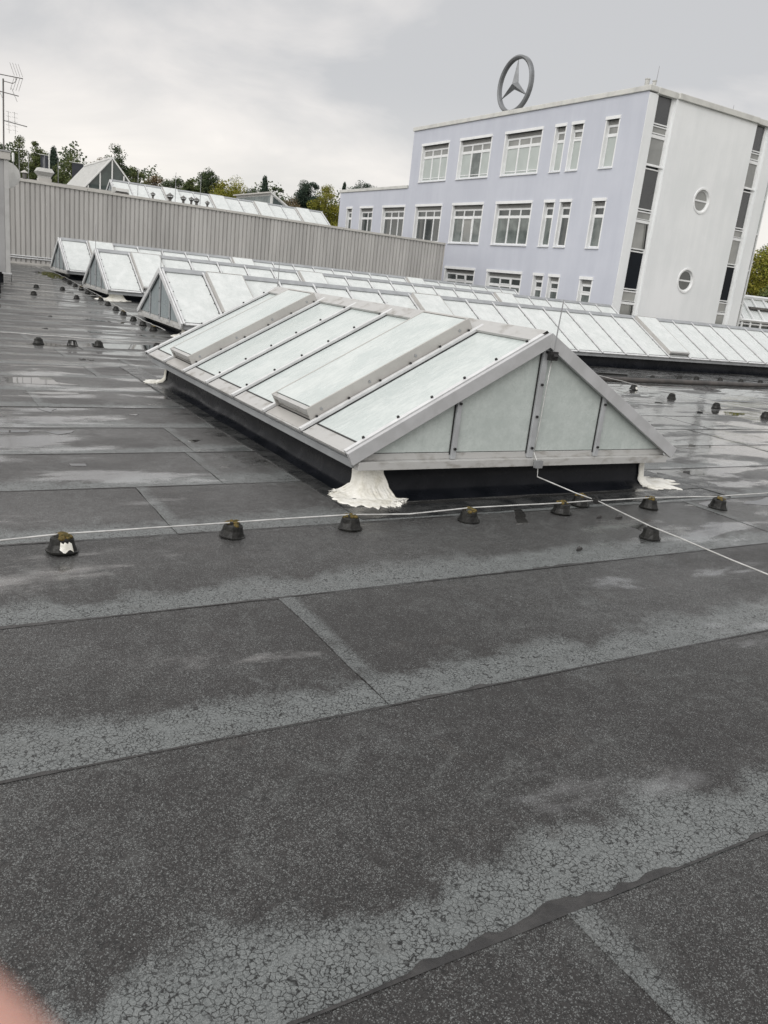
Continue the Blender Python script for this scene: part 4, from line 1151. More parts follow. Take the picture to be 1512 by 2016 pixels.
M_PM = gm('pane_curtain', (.16, .185, .175), (.08, .095, .09), scale=1.2)
M_PB = gm('pane_blind', (.44, .48, .46), (.38, .42, .40))
M_PG = gm('pane_grey', (.27, .275, .26), (.20, .205, .195))  # base grey raised: the reflected sky is put into the pane colour
M_ANTH = gm('panel_anthracite', (.030, .032, .034), (.04, .042, .044), .25)
M_NAVY = simple('panel_navy', (.003, .005, .009), (.004, .007, .012), 1, .3, spec=.15)
M_SHUT = simple('shutter_slats', (.30, .30, .29), (.20, .20, .19), 18, .5)
XF, YC = 28.5, 28.13
bd = thing('office_building', (XF, YC, -8), 'lavender and white office building with a star ring on its roof', 'building')
def wall_holes(P, u0, u1, z0, z1, holes, depth, inward, name, mat, rev=None):
    us = sorted({u0, u1, *[h[0] for h in holes], *[h[1] for h in holes]}); zs = sorted({z0, z1, *[h[2] for h in holes], *[h[3] for h in holes]})
    B = MB(); idx = {}
    def vid(u, z):
        if (u, z) not in idx: idx[(u, z)] = len(B.v); B.v.append(tuple(P(u, z)))
        return idx[(u, z)]
    for ua, ub in zip(us, us[1:]):
        for za, zb in zip(zs, zs[1:]):
            um, zm = (ua + ub) / 2, (za + zb) / 2
            if any(h[0] < um < h[1] and h[2] < zm < h[3] for h in holes): continue
            B.f.append((vid(ua, za), vid(ub, za), vid(ub, zb), vid(ua, zb))); B.m.append(0)
    inw = Vector(inward) * depth
    for h in holes:
        c = [Vector(P(h[0], h[2])), Vector(P(h[1], h[2])), Vector(P(h[1], h[3])), Vector(P(h[0], h[3]))]
        for a in range(4):
            p, q = c[a], c[(a + 1) % 4]
            B.add([p, q, q + inw, p + inw], [(0, 1, 2, 3)])
    return B.build(name, mat, bd)
IN = Vector((1, 0, 0))
PF = lambda u, z, d=0.0: Vector((XF + d, u, z))
big = [(43.22, 46.24), (39.08, 42.16), (34.88, 37.97)]
nar = [(33.15, 33.98), (31.93, 32.80), (29.62, 30.53)]
rowsz = [(7.56, 9.60), (4.03, 6.10), (.50, 2.56)]
holes, specs = [], []
for ri, (za, zb) in enumerate(rowsz):
    for a, b_ in big:
        if ri == 2 and a > 43: continue
        holes.append((a + .07, b_ - .07, za, zb)); specs.append((a, b_, za, zb, 3, ri))
    for a, b_ in nar:
        holes.append((a + .05, b_ - .05, za, zb)); specs.append((a, b_, za, zb, 1, ri))
for a, b_, n in ((47.49, 50.42, 3), (51.70, 53.60, 2), (54.74, 55.65, 1)):
    holes.append((a + .06, b_ - .06, 4.03, 6.10)); specs.append((a, b_, 4.03, 6.10, n, 1))
hi = [h for h in holes if h[1] < 47]; lo = [h for h in holes if h[1] > 47]
wall_holes(PF, YC + .02, 47.35, -8, 10.55, hi, .28, IN, 'facade_wall', M_LAV)
wall_holes(PF, 47.35, 56.85, -8, 7.22, lo, .28, IN, 'facade_wall', M_LAV)
PANES = {(0, 0): [M_PB, M_PB, M_PB], (0, 1): [M_PB, M_PM, M_PB], (0, 2): [M_PB, M_PB, M_PB],
         (1, 0): [M_PD, M_PD, M_PD], (1, 1): [M_PM, M_PG, M_PM], (1, 2): [M_PM, M_PM, M_PM]}
def pane_mats(ri, a, n):
    if n == 3 and a < 47:
        k = [43.22, 39.08, 34.88].index(a)
        return PANES.get((ri, k), [M_PM] * 3)
    if n == 1 and a < 47:
        return [M_PB] if ri == 0 else [[M_PM], [M_PD], [M_PM]][[33.15, 31.93, 29.62].index(a)] if ri == 1 else [M_PM]
    return [M_PD] * n
for (a, b_, za, zb, n, ri) in specs:
    d = .17
    a2, b2 = a + (.07 if n == 3 else .05), b_ - (.07 if n == 3 else .05)
    zt = zb - .19            # underside of the roller shutter
    zm = zb - .64            # transom
    fw = .065
    F = MB()
    F.box((XF + d, a2, za), (XF + d + .07, a2 + fw, zt)); F.box((XF + d, b2 - fw, za), (XF + d + .07, b2, zt))
    F.box((XF + d, a2 + fw, zt - .10), (XF + d + .07, b2 - fw, zt)); F.box((XF + d, a2 + fw, za), (XF + d + .07, b2 - fw, za + fw * 1.2))
    F.box((XF + d - .004, a2 + fw, zm - .07), (XF + d + .066, b2 - fw, zm + .07))
    if n == 3 or n == 2: 
        F.box((XF + d + .002, a2 + fw, za + fw * 1.2 + .10), (XF + d + .06, b2 - fw, za + fw * 1.2 + .135)) if ri == 0 else None
    ws = (b2 - a2 - 2 * fw) / n
    for k in range(1, n):
        y = a2 + fw + ws * k
        F.box((XF + d - .008, y - .045, za + .01), (XF + d + .062, y + .045, zt - .01))
    wn_ = F.build('window', M_WFR, bd)
    pm = pane_mats(ri, a, n)
    for k in range(n):
        ya = a2 + fw + ws * k + .01; yb = ya + ws - .02
        # columns count from the left of the picture: larger y is left
        mt = pm[n - 1 - k]
        G = MB(); G.box((XF + d + .03, ya, za + .05), (XF + d + .04, yb, zm)); sub(G, 'pane', mt, wn_)
        G = MB(); G.box((XF + d + .03, ya, zm), (XF + d + .04, yb, zt - .06)); sub(G, 'top_pane', M_PG if ri == 0 else M_PD, wn_)
        if (ri == 1 and n == 3 and 39 < a < 40 and k == 1) or (ri == 2 and k == n // 2) or (ri == 0 and n == 1 and 31.5 < a < 32.5) or (ri == 2 and n == 1):
            zq, zr_ = (za + .06, zm - .07) if ri == 1 else (zm + .08, zt - .1)
            tl = .14 if ri == 1 else .10     # a tilted-in sash: frame leaning into the room
            G = MB()
            for e1, e2 in (((ya + .02, zq), (ya + .02, zr_)), ((yb - .02, zq), (yb - .02, zr_)), ((ya + .02, zr_), (yb - .02, zr_)), ((ya + .02, zq), (yb - .02, zq))):
                f1, f2 = (e1[1] - zq) / (zr_ - zq), (e2[1] - zq) / (zr_ - zq)
                G.bar((XF + d + .0 - 0 + tl * .0 * f1, e1[0] + .05 * f1, e1[1]), (XF + d + .0, e2[0] + .05 * f2, e2[1]), .05, .03, (-1, 0, 0))
            tag(sub(G, 'tilted_sash', M_WFR, wn_), kind=None)
    # roller shutter, its slats showing as a short dark valance
    G = MB()
    for q in range(3): G.box((XF + d - .03, a2 + .02, zt + .005 + q * .06), (XF + d + .02, b2 - .02, zt + .052 + q * .06))
    G.box((XF + d - .01, a2 + .01, zt), (XF + d + .03, b2 - .01, zb))
    sub(G, 'roller_shutter', M_SHUT, wn_)
    G = MB(); G.box((XF - .045, a - .01, zb), (XF + .25, b_ + .01, zb + .14)); sub(G, 'lintel', M_WFR, wn_)
    G = MB(); G.hexa([(XF - .07, a, za - .065), (XF + .20, a, za - .03), (XF + .20, b_, za - .03), (XF - .07, b_, za - .065), (XF - .07, a, za - .035), (XF + .20, a, za + .0), (XF + .20, b_, za + .0), (XF - .07, b_, za - .035)]); sub(G, 'sill', M_WFR, wn_)
    gw_ = (.07 if n == 3 else .05) + .016
    for ya, yb in ((a, a + gw_), (b_ - gw_, b_)):
        G = MB(); G.box((XF - .012, ya, za - .03), (XF + .165, yb, zb - .001)); sub(G, 'guide_rail', M_WFR, wn_)
# end face
PE = lambda u, z: Vector((u, YC, z))
B = MB(); B.box((XF + .004, YC - .002, -8), (29.05, YC + .5, 10.50)); B.build('corner_pier', M_WREN, bd)
ch2 = []
cx_ = [(32.95, 6.66), (32.97, 3.03)]
# main white panel, with round holes made as a grid cut by a polygon ring
def round_wall():
    B = MB(); u0, u1, z0, z1 = 30.13, 35.74, -8, 10.50
    yf = YC - .10
    R_ = .56; n = 32
    zs = [z0, 3.03 - .9, 3.03 + .9, 6.66 - .9, 6.66 + .9, z1]; us = [u0, 32.96 - .9, 32.96 + .9, u1]
    for i in range(3):
        for j in range(5):
            if i == 1 and j in (1, 3): continue
            B.add([(us[i], yf, zs[j]), (us[i + 1], yf, zs[j]), (us[i + 1], yf, zs[j + 1]), (us[i], yf, zs[j + 1])], [(0, 1, 2, 3)])
    for (cx2, cz) in ((32.96, 3.03), (32.96, 6.66)):
        outer, inner, deep = [], [], []
        for k in range(n):
            a = 2 * pi * k / n + pi / n * 0
            c_, s_ = cos(a), sin(a); m_ = .9 / max(abs(c_), abs(s_))
            outer.append((cx2 + c_ * m_, yf, cz + s_ * m_)); inner.append((cx2 + c_ * R_, yf, cz + s_ * R_)); deep.append((cx2 + c_ * R_, yf + .30, cz + s_ * R_))
        B.add(outer + inner + deep, [(k, (k + 1) % n, n + (k + 1) % n, n + k) for k in range(n)] + [(n + k, n + (k + 1) % n, 2 * n + (k + 1) % n, 2 * n + k) for k in range(n)])
    for x in (u0, u1): B.add([(x, yf, z0), (x, yf + .4, z0), (x, yf + .4, z1), (x, yf, z1)], [(0, 1, 2, 3)])
    B.build('end_wall', M_WREN, bd)
    for q, (cx2, cz) in enumerate(((32.96, 3.03), (32.96, 6.66))):
        F = MB()
        rg = lambda r_, yy: [(cx2 + r_ * cos(2 * pi * k / n), yy, cz + r_ * sin(2 * pi * k / n)) for k in range(n)]
        L_ = rg(.575, yf - .03) + rg(.50, yf - .03) + rg(.47, yf + .06) + rg(.43, yf + .06) + rg(.43, yf + .12) + rg(.60, yf + .10)
        F.add(L_, [(i * n + k, i * n + (k + 1) % n, (i + 1) * n + (k + 1) % n, (i + 1) * n + k) for i in range(5) for k in range(n)] + [(5 * n + k, 5 * n + (k + 1) % n, (k + 1) % n, k) for k in range(n)])
        F.box((cx2 - .45, yf + .055, cz - .035), (cx2 + .45, yf + .10, cz + .035))
        w_ = F.build('round_window', M_WFR, bd)
        for sg in (-1, 1):
            pts = [(cx2 + .45 * cos(a_), yf + .085, cz + sg * (.03 + .42 * sin(a_))) for a_ in [pi * k / 16 for k in range(17)]]
            G = MB(); G.prism(pts, (0, .01, 0)); sub(G, 'pane', M_PD if q == 0 else M_PG, w_)
round_wall()
B = MB(); B.box((36.72, YC - .10, -8), (37.42, YC + .5, 10.50)); B.build('corner_pier', M_WREN, bd)
# window strips
ZL = [(9.40, 10.50, 'a'), (9.02, 9.25, 'p'), (7.74, 8.80, 'P'), (5.86, 7.50, 'a'), (5.42, 5.70, 'p'), (4.14, 5.25, 'P'), (2.36, 3.97, 'n'), (1.80, 2.20, 'p'), (.5, 1.64, 'P'), (-1.0, .40, 'n')]
for si, (xa, xb) in enumerate(((29.05, 30.13), (35.74, 36.72))):
    yf = YC + .06
    F = MB()
    F.box((xa, yf, -8), (xa + .045, yf + .1, 10.5)); F.box((xb - .085, yf - .02, -8), (xb, yf + .1, 10.5)); F.box((xb - .15, yf, -8), (xb - .09, yf + .1, 10.5))
    for (za, zb, kk) in ZL:
        F.box((xa + .045, yf + .004, zb), (xb - .15, yf + .096, zb + (.14 if kk in 'P' else .05)))
        F.box((xa + .045, yf + .004, za - .05), (xb - .15, yf + .096, za))
    w_ = F.build('window_strip', M_WFR, bd)
    for qi, (za, zb, kk) in enumerate(ZL):
        mt = {'a': M_ANTH, 'n': M_NAVY, 'p': M_PG, 'P': M_PG}[kk]
        G = MB(); G.box((xa + .05, yf + .045, za - .001), (xb - .15, yf + .06, zb + .001)); sub(G, {'a': 'dark_panel', 'n': 'dark_panel'}.get(kk, 'pane'), mt, w_)
        if kk == 'P' and qi in (2,):
            G = MB(); G.box((xa - .03, yf - .06, za - .10), (xb - .0, yf - .004, za - .055)); sub(G, 'ledge', M_WFR, w_)
        if kk == 'P' and si == 0 and qi in (5, 8):
            G = MB(); G.bar((xb - .19, yf + .0, za + .02), (xb - .30, yf + .0, zb - .02), .06, .03, (0, -1, 0)); sub(G, 'tilted_sash', M_GASK, w_)
# glass corner strip
w_ = None
F = MB(); F.box((37.42, YC + .1, -8), (37.47, YC + .2, 10.5)); F.box((37.79, YC + .08, -8), (37.85, YC + .2, 10.5))
for z in (7.36, 5.71, 3.945, 2.295, 9.1): F.box((37.47, YC + .1, z - .035), (37.79, YC + .19, z + .035))
w_ = F.build('glass_corner', M_WFR, bd)
zs = [-8, 2.295, 3.945, 5.71, 7.36, 9.1, 10.5]
for za, zb in zip(zs, zs[1:]):
    G = MB(); G.box((37.47, YC + .14, za + .03), (37.79, YC + .16, zb - .03)); sub(G, 'pane', M_PB if za > 5 else M_PG, w_)
# body, caps and roof
B = MB(); B.box((XF + .30, YC + .22, -8), (37.80, 47.3, 10.45)); B.build('core', M_PD, bd)
B = MB(); B.box((XF + .30, 47.32, -8), (37.8, 56.80, 7.15)); B.build('core', M_PD, bd)
B = MB(); B.box((XF + .001, 56.80, -8), (37.8, 56.85, 7.22)); B.build('side_wall', M_LAV, bd)
B = MB(); B.box((XF + .001, 47.30, 7.22), (37.8, 47.352, 10.55)); B.build('side_wall', M_LAV, bd)
B = MB(); B.box((37.75, YC + .25, -8), (37.84, 56.8, 7.2)); B.box((37.75, YC + .25, 7.2), (37.84, 47.3, 10.5)); B.build('rear_wall', M_WREN, bd)
B = MB(); B.bar((XF + .18, YC - .06, 10.555), (XF + .18, 47.42, 10.555), .52, .22); B.build('parapet_cap', M_CAPW, bd, bevel=.02)
B = MB(); B.bar((XF + .445, YC + .12, 10.505), (30.15, YC + .12, 10.505), .44, .262); B.build('parapet_cap', M_CAPW, bd, bevel=.02)
B = MB(); B.bar((30.152, YC + .04, 10.505), (35.75, YC + .04, 10.505), .50, .25); B.build('parapet_cap', M_CAPW, bd, bevel=.02)
B = MB(); B.bar((35.752, YC + .12, 10.505), (37.9, YC + .12, 10.505), .48, .26); B.build('parapet_cap', M_CAPW, bd, bevel=.02)
B = MB(); B.bar((37.7, YC + .4, 10.505), (37.7, 47.3, 10.505), .4, .25); B.build('parapet_cap', M_CAPW, bd)
B = MB(); B.bar((XF + .18, 47.43, 7.225), (XF + .18, 56.95, 7.225), .5, .19); B.build('parapet_cap', M_CAPW, bd, bevel=.02)
B = MB(); B.box((XF + .45, YC + .4, 10.46), (37.5, 47.2, 10.52)); B.build('roof', M_UP, bd)
B = MB(); B.box((XF + .45, 47.5, 7.16), (37.5, 56.7, 7.2)); B.build('roof', M_UP, bd)
# star in a ring on the parapet
M_STAR = simple('brushed_metal', (.20, .21, .22), (.15, .155, .16), 1.2, .42, metal=.3, rvar=.06)
st = thing('star_ring_sign', (28.75, 38.1, 10.78), 'large grey metal three-pointed star in a ring on the parapet', 'sign')
C0 = Vector((28.80, 38.12, 12.10)); R_ = 1.32; n = 64
B = MB(); prof = [(-.085, -.10), (0.0, -.15), (.085, -.10), (.085, .10), (0, .15), (-.085, .10)]
for k in range(n):
    a = 2 * pi * k / n
    for (dr_, dx_) in prof: B.v.append((C0.x + dx_, C0.y + (R_ + dr_) * cos(a), C0.z + (R_ + dr_) * sin(a)))
m_ = len(prof)
B.f = [(k * m_ + i, k * m_ + (i + 1) % m_, ((k + 1) % n) * m_ + (i + 1) % m_, ((k + 1) % n) * m_ + i) for k in range(n) for i in range(m_)]; B.m = [0] * len(B.f)
B.build('ring', M_STAR, st)
B = MB(); tips = []
pts = []
for k in range(6):
    a = pi / 2 + k * pi / 3; q = R_ - .02 if k % 2 == 0 else .235
    pts.append((C0.x, C0.y + q * cos(a), C0.z + q * sin(a)))
B.v = pts + [(C0.x - .22, C0.y, C0.z), (C0.x + .22, C0.y, C0.z)]
# blunt tips get a small depth so that the points meet the ring
B.f = [(k, (k + 1) % 6, 6) for k in range(6)] + [((k + 1) % 6, k, 7) for k in range(6)]; B.m = [0] * 12
B.build('star', M_STAR, st)
for s in (-1, 1):
    B = MB(); B.bar((28.80, C0.y + s * .35, 10.76), (28.80, C0.y + s * .35, C0.z - R_ * .955), .10, .10, (1, 0, 0)); B.build('foot', M_RODG, st)
# things on the office roof
t = thing('roof_vent', (28.9, 28.7, 10.78), 'round grey vent pipe on a flat lid near the roof corner', 'roof vent')
B = MB(); B.lathe([(.12, .16), (.12, .30), (.20, .30), (.20, .34), (.10, .36), (.10, .62), (.115, .62), (.115, .66)], (29.0, 28.9, 10.55), 14); B.build('pipe', M_CONC, t)
B = MB(); B.box((28.62, 28.62, 10.785), (29.3, 29.5, 10.83)); B.build('lid', M_COWL, t)
t = thing('roof_vent', (29.2, 28.4, 10.78), 'short grey vent pipe right at the roof corner', 'roof vent')
B = MB(); B.lathe([(.085, 0), (.085, .22), (.10, .22), (.10, .26)], (28.85, 28.32, 10.77), 12); B.build('pipe', M_CONC, t)
rod((28.92, 28.30, 10.77), .85, 'thin rod at the corner of the office roof', .012, (.03, 0), group='rods on the office roof')
rod((34.4, 28.5, 10.76), .35, 'short thin rod on the white end parapet', .012, (.0, 0), group='rods on the office roof')

# ------------------------------------------------------------------ glass lean-to at the right edge
gl_ = thing('glass_atrium', (38.0, 30.0, -8), 'white framed glass atrium beside the office building', 'atrium')
M_AG = simple('atrium_glass', (.22, .26, .24), (.34, .37, .35), .6, .06, spec=.8, coat=.5)
def gpan(pts, nm='glass_pane', mat=None):
    B = MB(); v1 = (Vector(pts[1]) - Vector(pts[0])).cross(Vector(pts[2]) - Vector(pts[0])).normalized()
    B.prism(pts, v1 * -.02); B.build(nm, mat or M_AG, gl_)
def gbar(a, b_, w=.12):
    B = MB(); B.bar(a, b_, w, w, (0, -.5, .8)); B.build('frame_bar', M_WFR, gl_)
A_ = [(37.95, 28.3, 1.46), (42.6, 28.3, 1.48), (42.6, 30.3, 2.66), (39.1, 30.3, 2.62), (37.95, 30.3, 3.55)]
gpan([(37.95, 28.3, -8), (42.6, 28.3, -8), (42.6, 28.3, 1.46), (37.95, 28.3, 1.46)], mat=M_PD)
gpan([(37.95, 28.32, 1.50), (39.1, 30.3, 2.62), (37.95, 30.3, 3.55)])
gpan([(37.95, 28.3, 1.48), (42.6, 28.3, 1.48), (42.6, 30.3, 2.64), (39.1, 30.3, 2.62)], mat=M_GL2)
gbar((37.9, 28.28, 1.50), (39.15, 30.3, 2.66), .15); gbar((39.15, 30.3, 2.66), (37.9, 30.3, 3.62), .15); gbar((39.15, 30.3, 2.68), (42.7, 30.3, 2.70), .15)
gbar((37.9, 28.26, 1.47), (42.7, 28.26, 1.49), .10); gbar((37.9, 28.26, 1.3), (42.7, 28.26, 1.32), .05)
for x in (38.05, 38.75, 39.6, 40.5, 41.5, 42.5):
    gbar((x, 28.22, -8), (x, 28.22, 1.42), .07)
for x in (38.3, 39.1, 40.0, 41.0): gbar((x, 28.28, 1.52), (x + 1.2, 30.28, 2.66), .07)
gbar((38.5, 29.25, 2.05), (38.5, 30.28, 3.1), .06)
B = MB(); B.hexa([(38.0, 30.35, -8), (42.6, 30.35, -8), (42.6, 36, -8), (38.0, 36, -8), (38.0, 30.35, 2.6), (42.6, 30.35, 2.6), (42.6, 36, 1.2), (38, 36, 1.2)]); B.build('rear_body', M_WREN, gl_)
B = MB(); B.bar((39.9, 29.3, 2.12), (42.4, 29.3, 2.14), .25, .12); B.build('sun_blind_box', M_COWL, gl_)

# ------------------------------------------------------------------ ground and trees
def gmat():
    m = simple('ground', (.05, .06, .025), (.09, .085, .06), .05, .9); return m
B = MB(); B.v = [(-900, -900, -8.02), (1400, -900, -8.02), (1400, 1500, -8.02), (-900, 1500, -8.02)]; B.f = [(0, 1, 2, 3)]; B.m = [0]
tag(B.build('ground', gmat()), kind='structure')
def leafmat(name, c1, c2, c3):
    m, nt, b = base_mat(name)
    g_ = NN(nt, 'ShaderNodeNewGeometry')
    f = nrange(nt, nnoise(nt, g_.outputs['Position'], .55, 5, .7), .36, .64)
    c = nmix(nt, f, c1, c2)
    c = nmix(nt, nmath(nt, 'MULTIPLY', nrange(nt, g_.outputs['Random Per Island'], .55, 1.0), .8), c, c3)
    nt.links.new(c, b.inputs['Base Color'])
    b.inputs['Roughness'].default_value = .75; b.inputs['Specular IOR Level'].default_value = .2
    return m
LF = {'dark': leafmat('leaf_dark', (0.038, 0.059, 0.031), (0.061, 0.084, 0.038), (0.104, 0.122, 0.052)),
      'pine': leafmat('leaf_pine', (0.028, 0.046, 0.035), (0.046, 0.070, 0.049), (0.061, 0.086, 0.055)),
      'mid': leafmat('leaf_mid', (0.061, 0.084, 0.031), (0.096, 0.119, 0.042), (0.157, 0.166, 0.061)),
      'gold': leafmat('leaf_gold', (0.131, 0.143, 0.020), (0.209, 0.205, 0.028), (0.295, 0.252, 0.052)),
      'brown': leafmat('leaf_brown', (0.148, 0.108, 0.062), (0.104, 0.096, 0.049), (0.227, 0.157, 0.096))}
M_BARK = simple('bark', (.055, .045, .035), (.03, .026, .022), 4, .9, bump=.6, bscale=12)
import numpy as np
def tree(label, x, y, ztop, w, kind, shape, seed, hcrown, dens=1.0, leaf=.17, group='trees beyond the roofs', name='broadleaf_tree'):
    rg_ = np.random.default_rng(seed); rnd = random.Random(seed)
    z0 = -8.0; H = ztop - z0
    t = thing(name, (x, y, z0), label, 'tree', group)
    zc0 = ztop - hcrown
    # trunk and limbs
    B = MB(); B.tube([(x, y, z0), (x + .15, y, z0 + H * .4), (x - .1, y + .1, zc0 + hcrown * .45), (x, y, ztop - .12 * hcrown)], [.28, .2, .13, .03], 7)
    B.build('trunk', M_BARK, t)
    clumps = []
    if shape == 'cone':
        for k in range(46):
            f = (k + rnd.random()) / 46; r_ = w / 2 * (1 - f) ** .85 * rnd.uniform(.55, 1.05); a = rnd.uniform(0, 6.28)
            clumps.append((x + r_ * cos(a), y + r_ * sin(a), zc0 + hcrown * f, .20 * w * (1 - f * .75) + .12, .10 * hcrown * (1 - f * .5) + .1))
    else:
        n = {'round': 85, 'tall': 60, 'sparse': 70, 'flat': 50}[shape]
        for k in range(n):
            u = rnd.uniform(-1, 1); a = rnd.uniform(0, 6.28); q = rnd.random() ** .45
            rr = sqrt(1 - u * u)
            prof = 1.0 if shape != 'tall' else (.75 + .25 * (1 - u) / 2)
            sz = rnd.uniform(.09, .19) * w
            clumps.append((x + w / 2 * .86 * q * rr * cos(a) * prof, y + w / 2 * .86 * q * rr * sin(a) * prof, zc0 + hcrown * (.5 + .47 * q * u), sz, sz * rnd.uniform(.6, .95)))
    br = MB()
    for c in clumps[::2]:
        zb = zc0 + (c[2] - zc0) * .55
        br.tube([(x, y, min(zb, ztop - .2 * hcrown)), ((x + c[0]) / 2, (y + c[1]) / 2, (zb + c[2]) / 2 + .1), c[:3]], [.06, .04, .015], 4)
    tag(br.build('limb', M_BARK, t), kind='stuff')
    V = []
    per_ = int((250 if shape != 'sparse' else 95) * dens)
    cen = np.array(clumps)
    k = len(cen); N = k * per_
    ci = np.repeat(np.arange(k), per_)
    d = rg_.normal(size=(N, 3)); d /= np.linalg.norm(d, axis=1)[:, None]
    rad = rg_.random(N) ** .45
    pos = cen[ci, :3] + d * rad[:, None] * np.stack([cen[ci, 3], cen[ci, 3], cen[ci, 4]], 1) * 1.15
    nrm_ = d + rg_.normal(size=(N, 3)) * .7 + np.array([0, 0, .35]); nrm_ /= np.linalg.norm(nrm_, axis=1)[:, None]
    tg = np.cross(nrm_, rg_.normal(size=(N, 3))); tg /= np.linalg.norm(tg, axis=1)[:, None]
    bt = np.cross(nrm_, tg)
    s_ = leaf * rg_.uniform(.5, 1.15, N)[:, None]
    P_ = np.stack([pos - tg * s_ * .5, pos + bt * s_ * .34 - nrm_ * s_ * .08, pos + tg * s_ * .5, pos - bt * s_ * .34 + nrm_ * s_ * .05], 1).reshape(-1, 3)
    me = bpy.data.meshes.new('crown')
    me.from_pydata((P_ - np.array([x, y, z0])).tolist(), [], np.arange(4 * N).reshape(-1, 4).tolist())
    me.materials.append(LF[kind]); me.update()
    o = bpy.data.objects.new('crown', me); COL.objects.link(o); o.parent = t
    return t
def at(dist_y, x100, z100):      # a point seen in the same direction but at another distance
    k = dist_y / 100; return x100 * k, dist_y, EYE + (z100 - EYE) * k
TR = [('dark leafy tree at the left edge behind the aerial mast', 9.6, 11.5, 6.0, 'dark', 'round', 10, 96, 1.2),
      ('tall loose dark tree right of the aerial mast', 12.0, 12.0, 4.4, 'mid', 'tall', 10, 99, 1),
      ('dark slender tree above the satellite dish', 13.9, 11.7, 3.4, 'mid', 'tall', 9, 95, 1),
      ('dark pointed tree above the fan housing', 15.5, 11.0, 3.0, 'pine', 'cone', 9, 100, 1.2),
      ('low dark bush-like tree filling behind the dark banners', 14.0, 9.3, 6.0, 'dark', 'round', 6, 104, 1.2),
      ('broad dark green tree behind the dark banner', 17.6, 10.9, 5.0, 'mid', 'round', 8, 92, 1.2),
      ('thin brownish half-bare tree left of the gable roof apex', 19.6, 11.35, 4.0, 'brown', 'sparse', 7, 98, .9),
      ('tall dark tree with gaps rising above the glass gable', 21.9, 12.7, 3.6, 'dark', 'tall', 9, 90, .75),
      ('brown green tree right of the glass gable', 24.2, 10.8, 4.4, 'mid', 'round', 7, 96, 1),
      ('half-bare brownish tree beyond the skylight row', 26.3, 10.3, 3.4, 'brown', 'sparse', 6, 102, 1.2),
      ('dark tree low above the upper skylight row', 28.6, 10.4, 4.6, 'dark', 'round', 7, 99, 1.1),
      ('dark green tree beside the first golden tree', 30.6, 10.9, 3.4, 'mid', 'round', 7, 96, 1.1),
      ('tall dark tree left of the first golden tree', 32.6, 11.7, 3.6, 'dark', 'round', 8, 103, 1.1),
      ('first golden green tree above the upper skylight row', 35.6, 11.2, 5.2, 'gold', 'round', 7, 94, 1.1),
      ('dark tree left of the white clerestory', 38.0, 10.6, 3.4, 'dark', 'round', 7, 104, 1.1),
      ('dark pointed tree behind the white clerestory', 39.7, 11.6, 2.6, 'pine', 'cone', 8, 98, 1.1),
      ('dark narrow tree right of the white clerestory', 41.4, 11.2, 2.6, 'dark', 'round', 8, 101, 1.1),
      ('brownish thin tree between clerestory and pine', 43.4, 11.1, 3.6, 'brown', 'sparse', 7, 97, 1.4),
      ('dark bluish pine left of the big golden tree', 45.6, 13.0, 4.0, 'pine', 'round', 8, 99, 1.1),
      ('big golden green tree beside the lavender building', 48.2, 12.5, 5.0, 'gold', 'round', 10, 92, 1.25),
      ('small dark spruce tip beside the lavender building', 50.6, 12.5, 1.8, 'pine', 'cone', 8, 104, 1.1),
      ('flat dark pine crown peeping over the low lavender wing', 53.4, 13.3, 4.6, 'pine', 'flat', 4, 100, 1.1)]
for i, (lab, x1, z1, w, kd, shp, hc, dy, dn) in enumerate(TR):
    x, y, z = at(dy, x1, z1)
    tree(lab, x, y, z, w, kd, shp, 100 + i, hc, dn, name='conifer_tree' if kd == 'pine' else 'broadleaf_tree')
# filler wood behind
def wood():
    rg_ = np.random.default_rng(5); N = 90000
    x = rg_.uniform(-5, 75, N); y = 112 + rg_.uniform(0, 10, N)
    top = 9.6 + 1.2 * np.sin(x * .7) + .9 * np.sin(x * 1.9 + 1) + .03 * x + 1.7 * np.clip((30 - x) / 12, 0, 1)
    z = -8 + (top + 8) * rg_.random(N) ** .7
    pos = np.stack([x, y, z], 1); nr = rg_.normal(size=(N, 3)) + np.array([0, -1, .4]); nr /= np.linalg.norm(nr, axis=1)[:, None]
    tg = np.cross(nr, rg_.normal(size=(N, 3))); tg /= np.linalg.norm(tg, axis=1)[:, None]; bt = np.cross(nr, tg)
    s_ = .36 * rg_.uniform(.5, 1.2, N)[:, None]
    P_ = np.stack([pos - tg * s_ * .5, pos + bt * s_ * .35, pos + tg * s_ * .5, pos - bt * s_ * .35], 1).reshape(-1, 3)
    me = bpy.data.meshes.new('distant_wood'); me.from_pydata(P_.tolist(), [], np.arange(4 * N).reshape(-1, 4).tolist()); me.materials.append(LF['dark']); me.update()
    o = bpy.data.objects.new('distant_wood', me); COL.objects.link(o)
    tag(o, 'dark far wood closing the view between the single trees', 'wood', kind='stuff')
wood()
for i, (lab, x, y, z, w, kd, hc) in enumerate((('golden green tree at the right edge behind the atrium', 83, 60, 9.6, 11, 'gold', 13), ('dark leafy tree top at the right edge above the golden one', 90, 62, 11.5, 9, 'mid', 12), ('green tree low at the right edge behind the atrium', 76, 52, 5.0, 9, 'mid', 10))):
    tree(lab, x, y, z, w, kd, 'round', 300 + i, hc, 2.2, .24)

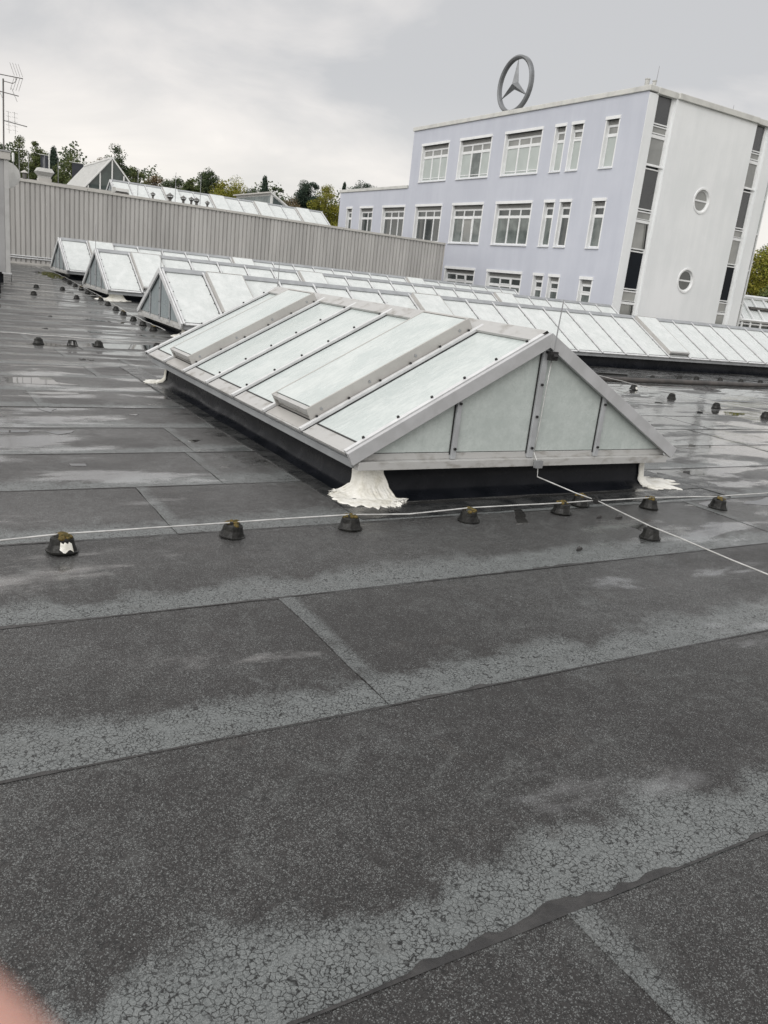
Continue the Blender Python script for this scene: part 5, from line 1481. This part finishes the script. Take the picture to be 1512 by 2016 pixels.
# ------------------------------------------------------------------ the photographer's hand: one fingertip reaches into the lower left corner
def hand():
    def cp(x, y, z): return Vector((0, 0, EYE)) + r2 * x + u2 * y + fwd * z
    V, E_, R_ = [], [], []
    def chain(pts, rad, start=None):
        prev = start
        for p, r_ in zip(pts, rad):
            V.append(cp(*p)); R_.append(r_); k = len(V) - 1
            if prev is not None: E_.append((prev, k))
            prev = k
        return prev
    palm = chain([(-.118, -.075, .008)], [.022])
    wrist = chain([(-.140, -.125, -.010), (-.158, -.165, -.028), (-.20, -.25, -.08)], [.023, .024, .030], palm)
    fing = [((-.088, -.010, .020), (-.062, -.016, .045), (-.0462, -.0275, .054), (-.0286, -.0392, .052), .0088),
            ((-.090, -.036, .024), (-.058, -.044, .052), (-.036, -.056, .060), (-.018, -.066, .055), .0088),
            ((-.094, -.060, .022), (-.064, -.070, .048), (-.043, -.080, .056), (-.026, -.088, .050), .0083),
            ((-.100, -.082, .016), (-.076, -.094, .036), (-.060, -.101, .043), (-.046, -.106, .039), .0072)]
    for a, b_, c, d, r_ in fing:
        m_ = tuple((x + y) / 2 for x, y in zip((-.118, -.075, .008), a))
        e_ = tuple(q + (q - p) * .55 for p, q in zip(c, d))
        chain([m_, a, b_, c, d, e_], [.013, r_ * 1.2, r_ * 1.06, r_, r_ * .98, r_ * .72], palm)
    chain([(-.112, -.058, -.012), (-.098, -.036, -.030), (-.078, -.020, -.040), (-.060, -.012, -.042)], [.015, .0125, .0105, .009], palm)
    o_ = Vector(V[0])
    me = bpy.data.meshes.new('hand'); me.from_pydata([tuple(v - o_) for v in V], E_, []); me.update()
    ob = bpy.data.objects.new('hand', me); COL.objects.link(ob); ob.location = o_
    m, nt, b = base_mat('skin')
    f = nnoise(nt, wpos(nt), 60, 4)
    nt.links.new(nmix(nt, f, (.60, .31, .245), (.72, .43, .36)), b.inputs['Base Color'])
    b.inputs['Roughness'].default_value = .5; b.inputs['Subsurface Weight'].default_value = .15; b.inputs['Subsurface Radius'].default_value = (.006, .002, .001)
    b.inputs['Subsurface Scale'].default_value = 1.0
    me.materials.append(m)
    ob.modifiers.new('skin', 'SKIN')
    sv = me.skin_vertices[0].data
    for k, r_ in enumerate(R_): sv[k].radius = (r_, r_)
    sv[0].use_root = True
    sb = ob.modifiers.new('smooth', 'SUBSURF'); sb.levels = 2; sb.render_levels = 2
    tag(ob, 'blurred pink fingertip of a hand at the lower left frame corner', 'hand')
    sl = MB(); sl.tube([tuple(cp(-.158, -.165, -.028)), tuple(cp(-.20, -.25, -.08)), tuple(cp(-.25, -.36, -.16))], [.038, .044, .050], 16)
    so = sl.build('sleeve', simple('sleeve_cloth', (.03, .035, .05), (.02, .024, .034), 20, .9), None, off=tuple(o_), smooth=True)
    so.parent = ob; so.location = (0, 0, 0)
hand()
cd.dof.use_dof = True
cd.dof.focus_distance = 5.0
cd.dof.aperture_fstop = 11.0

fin()
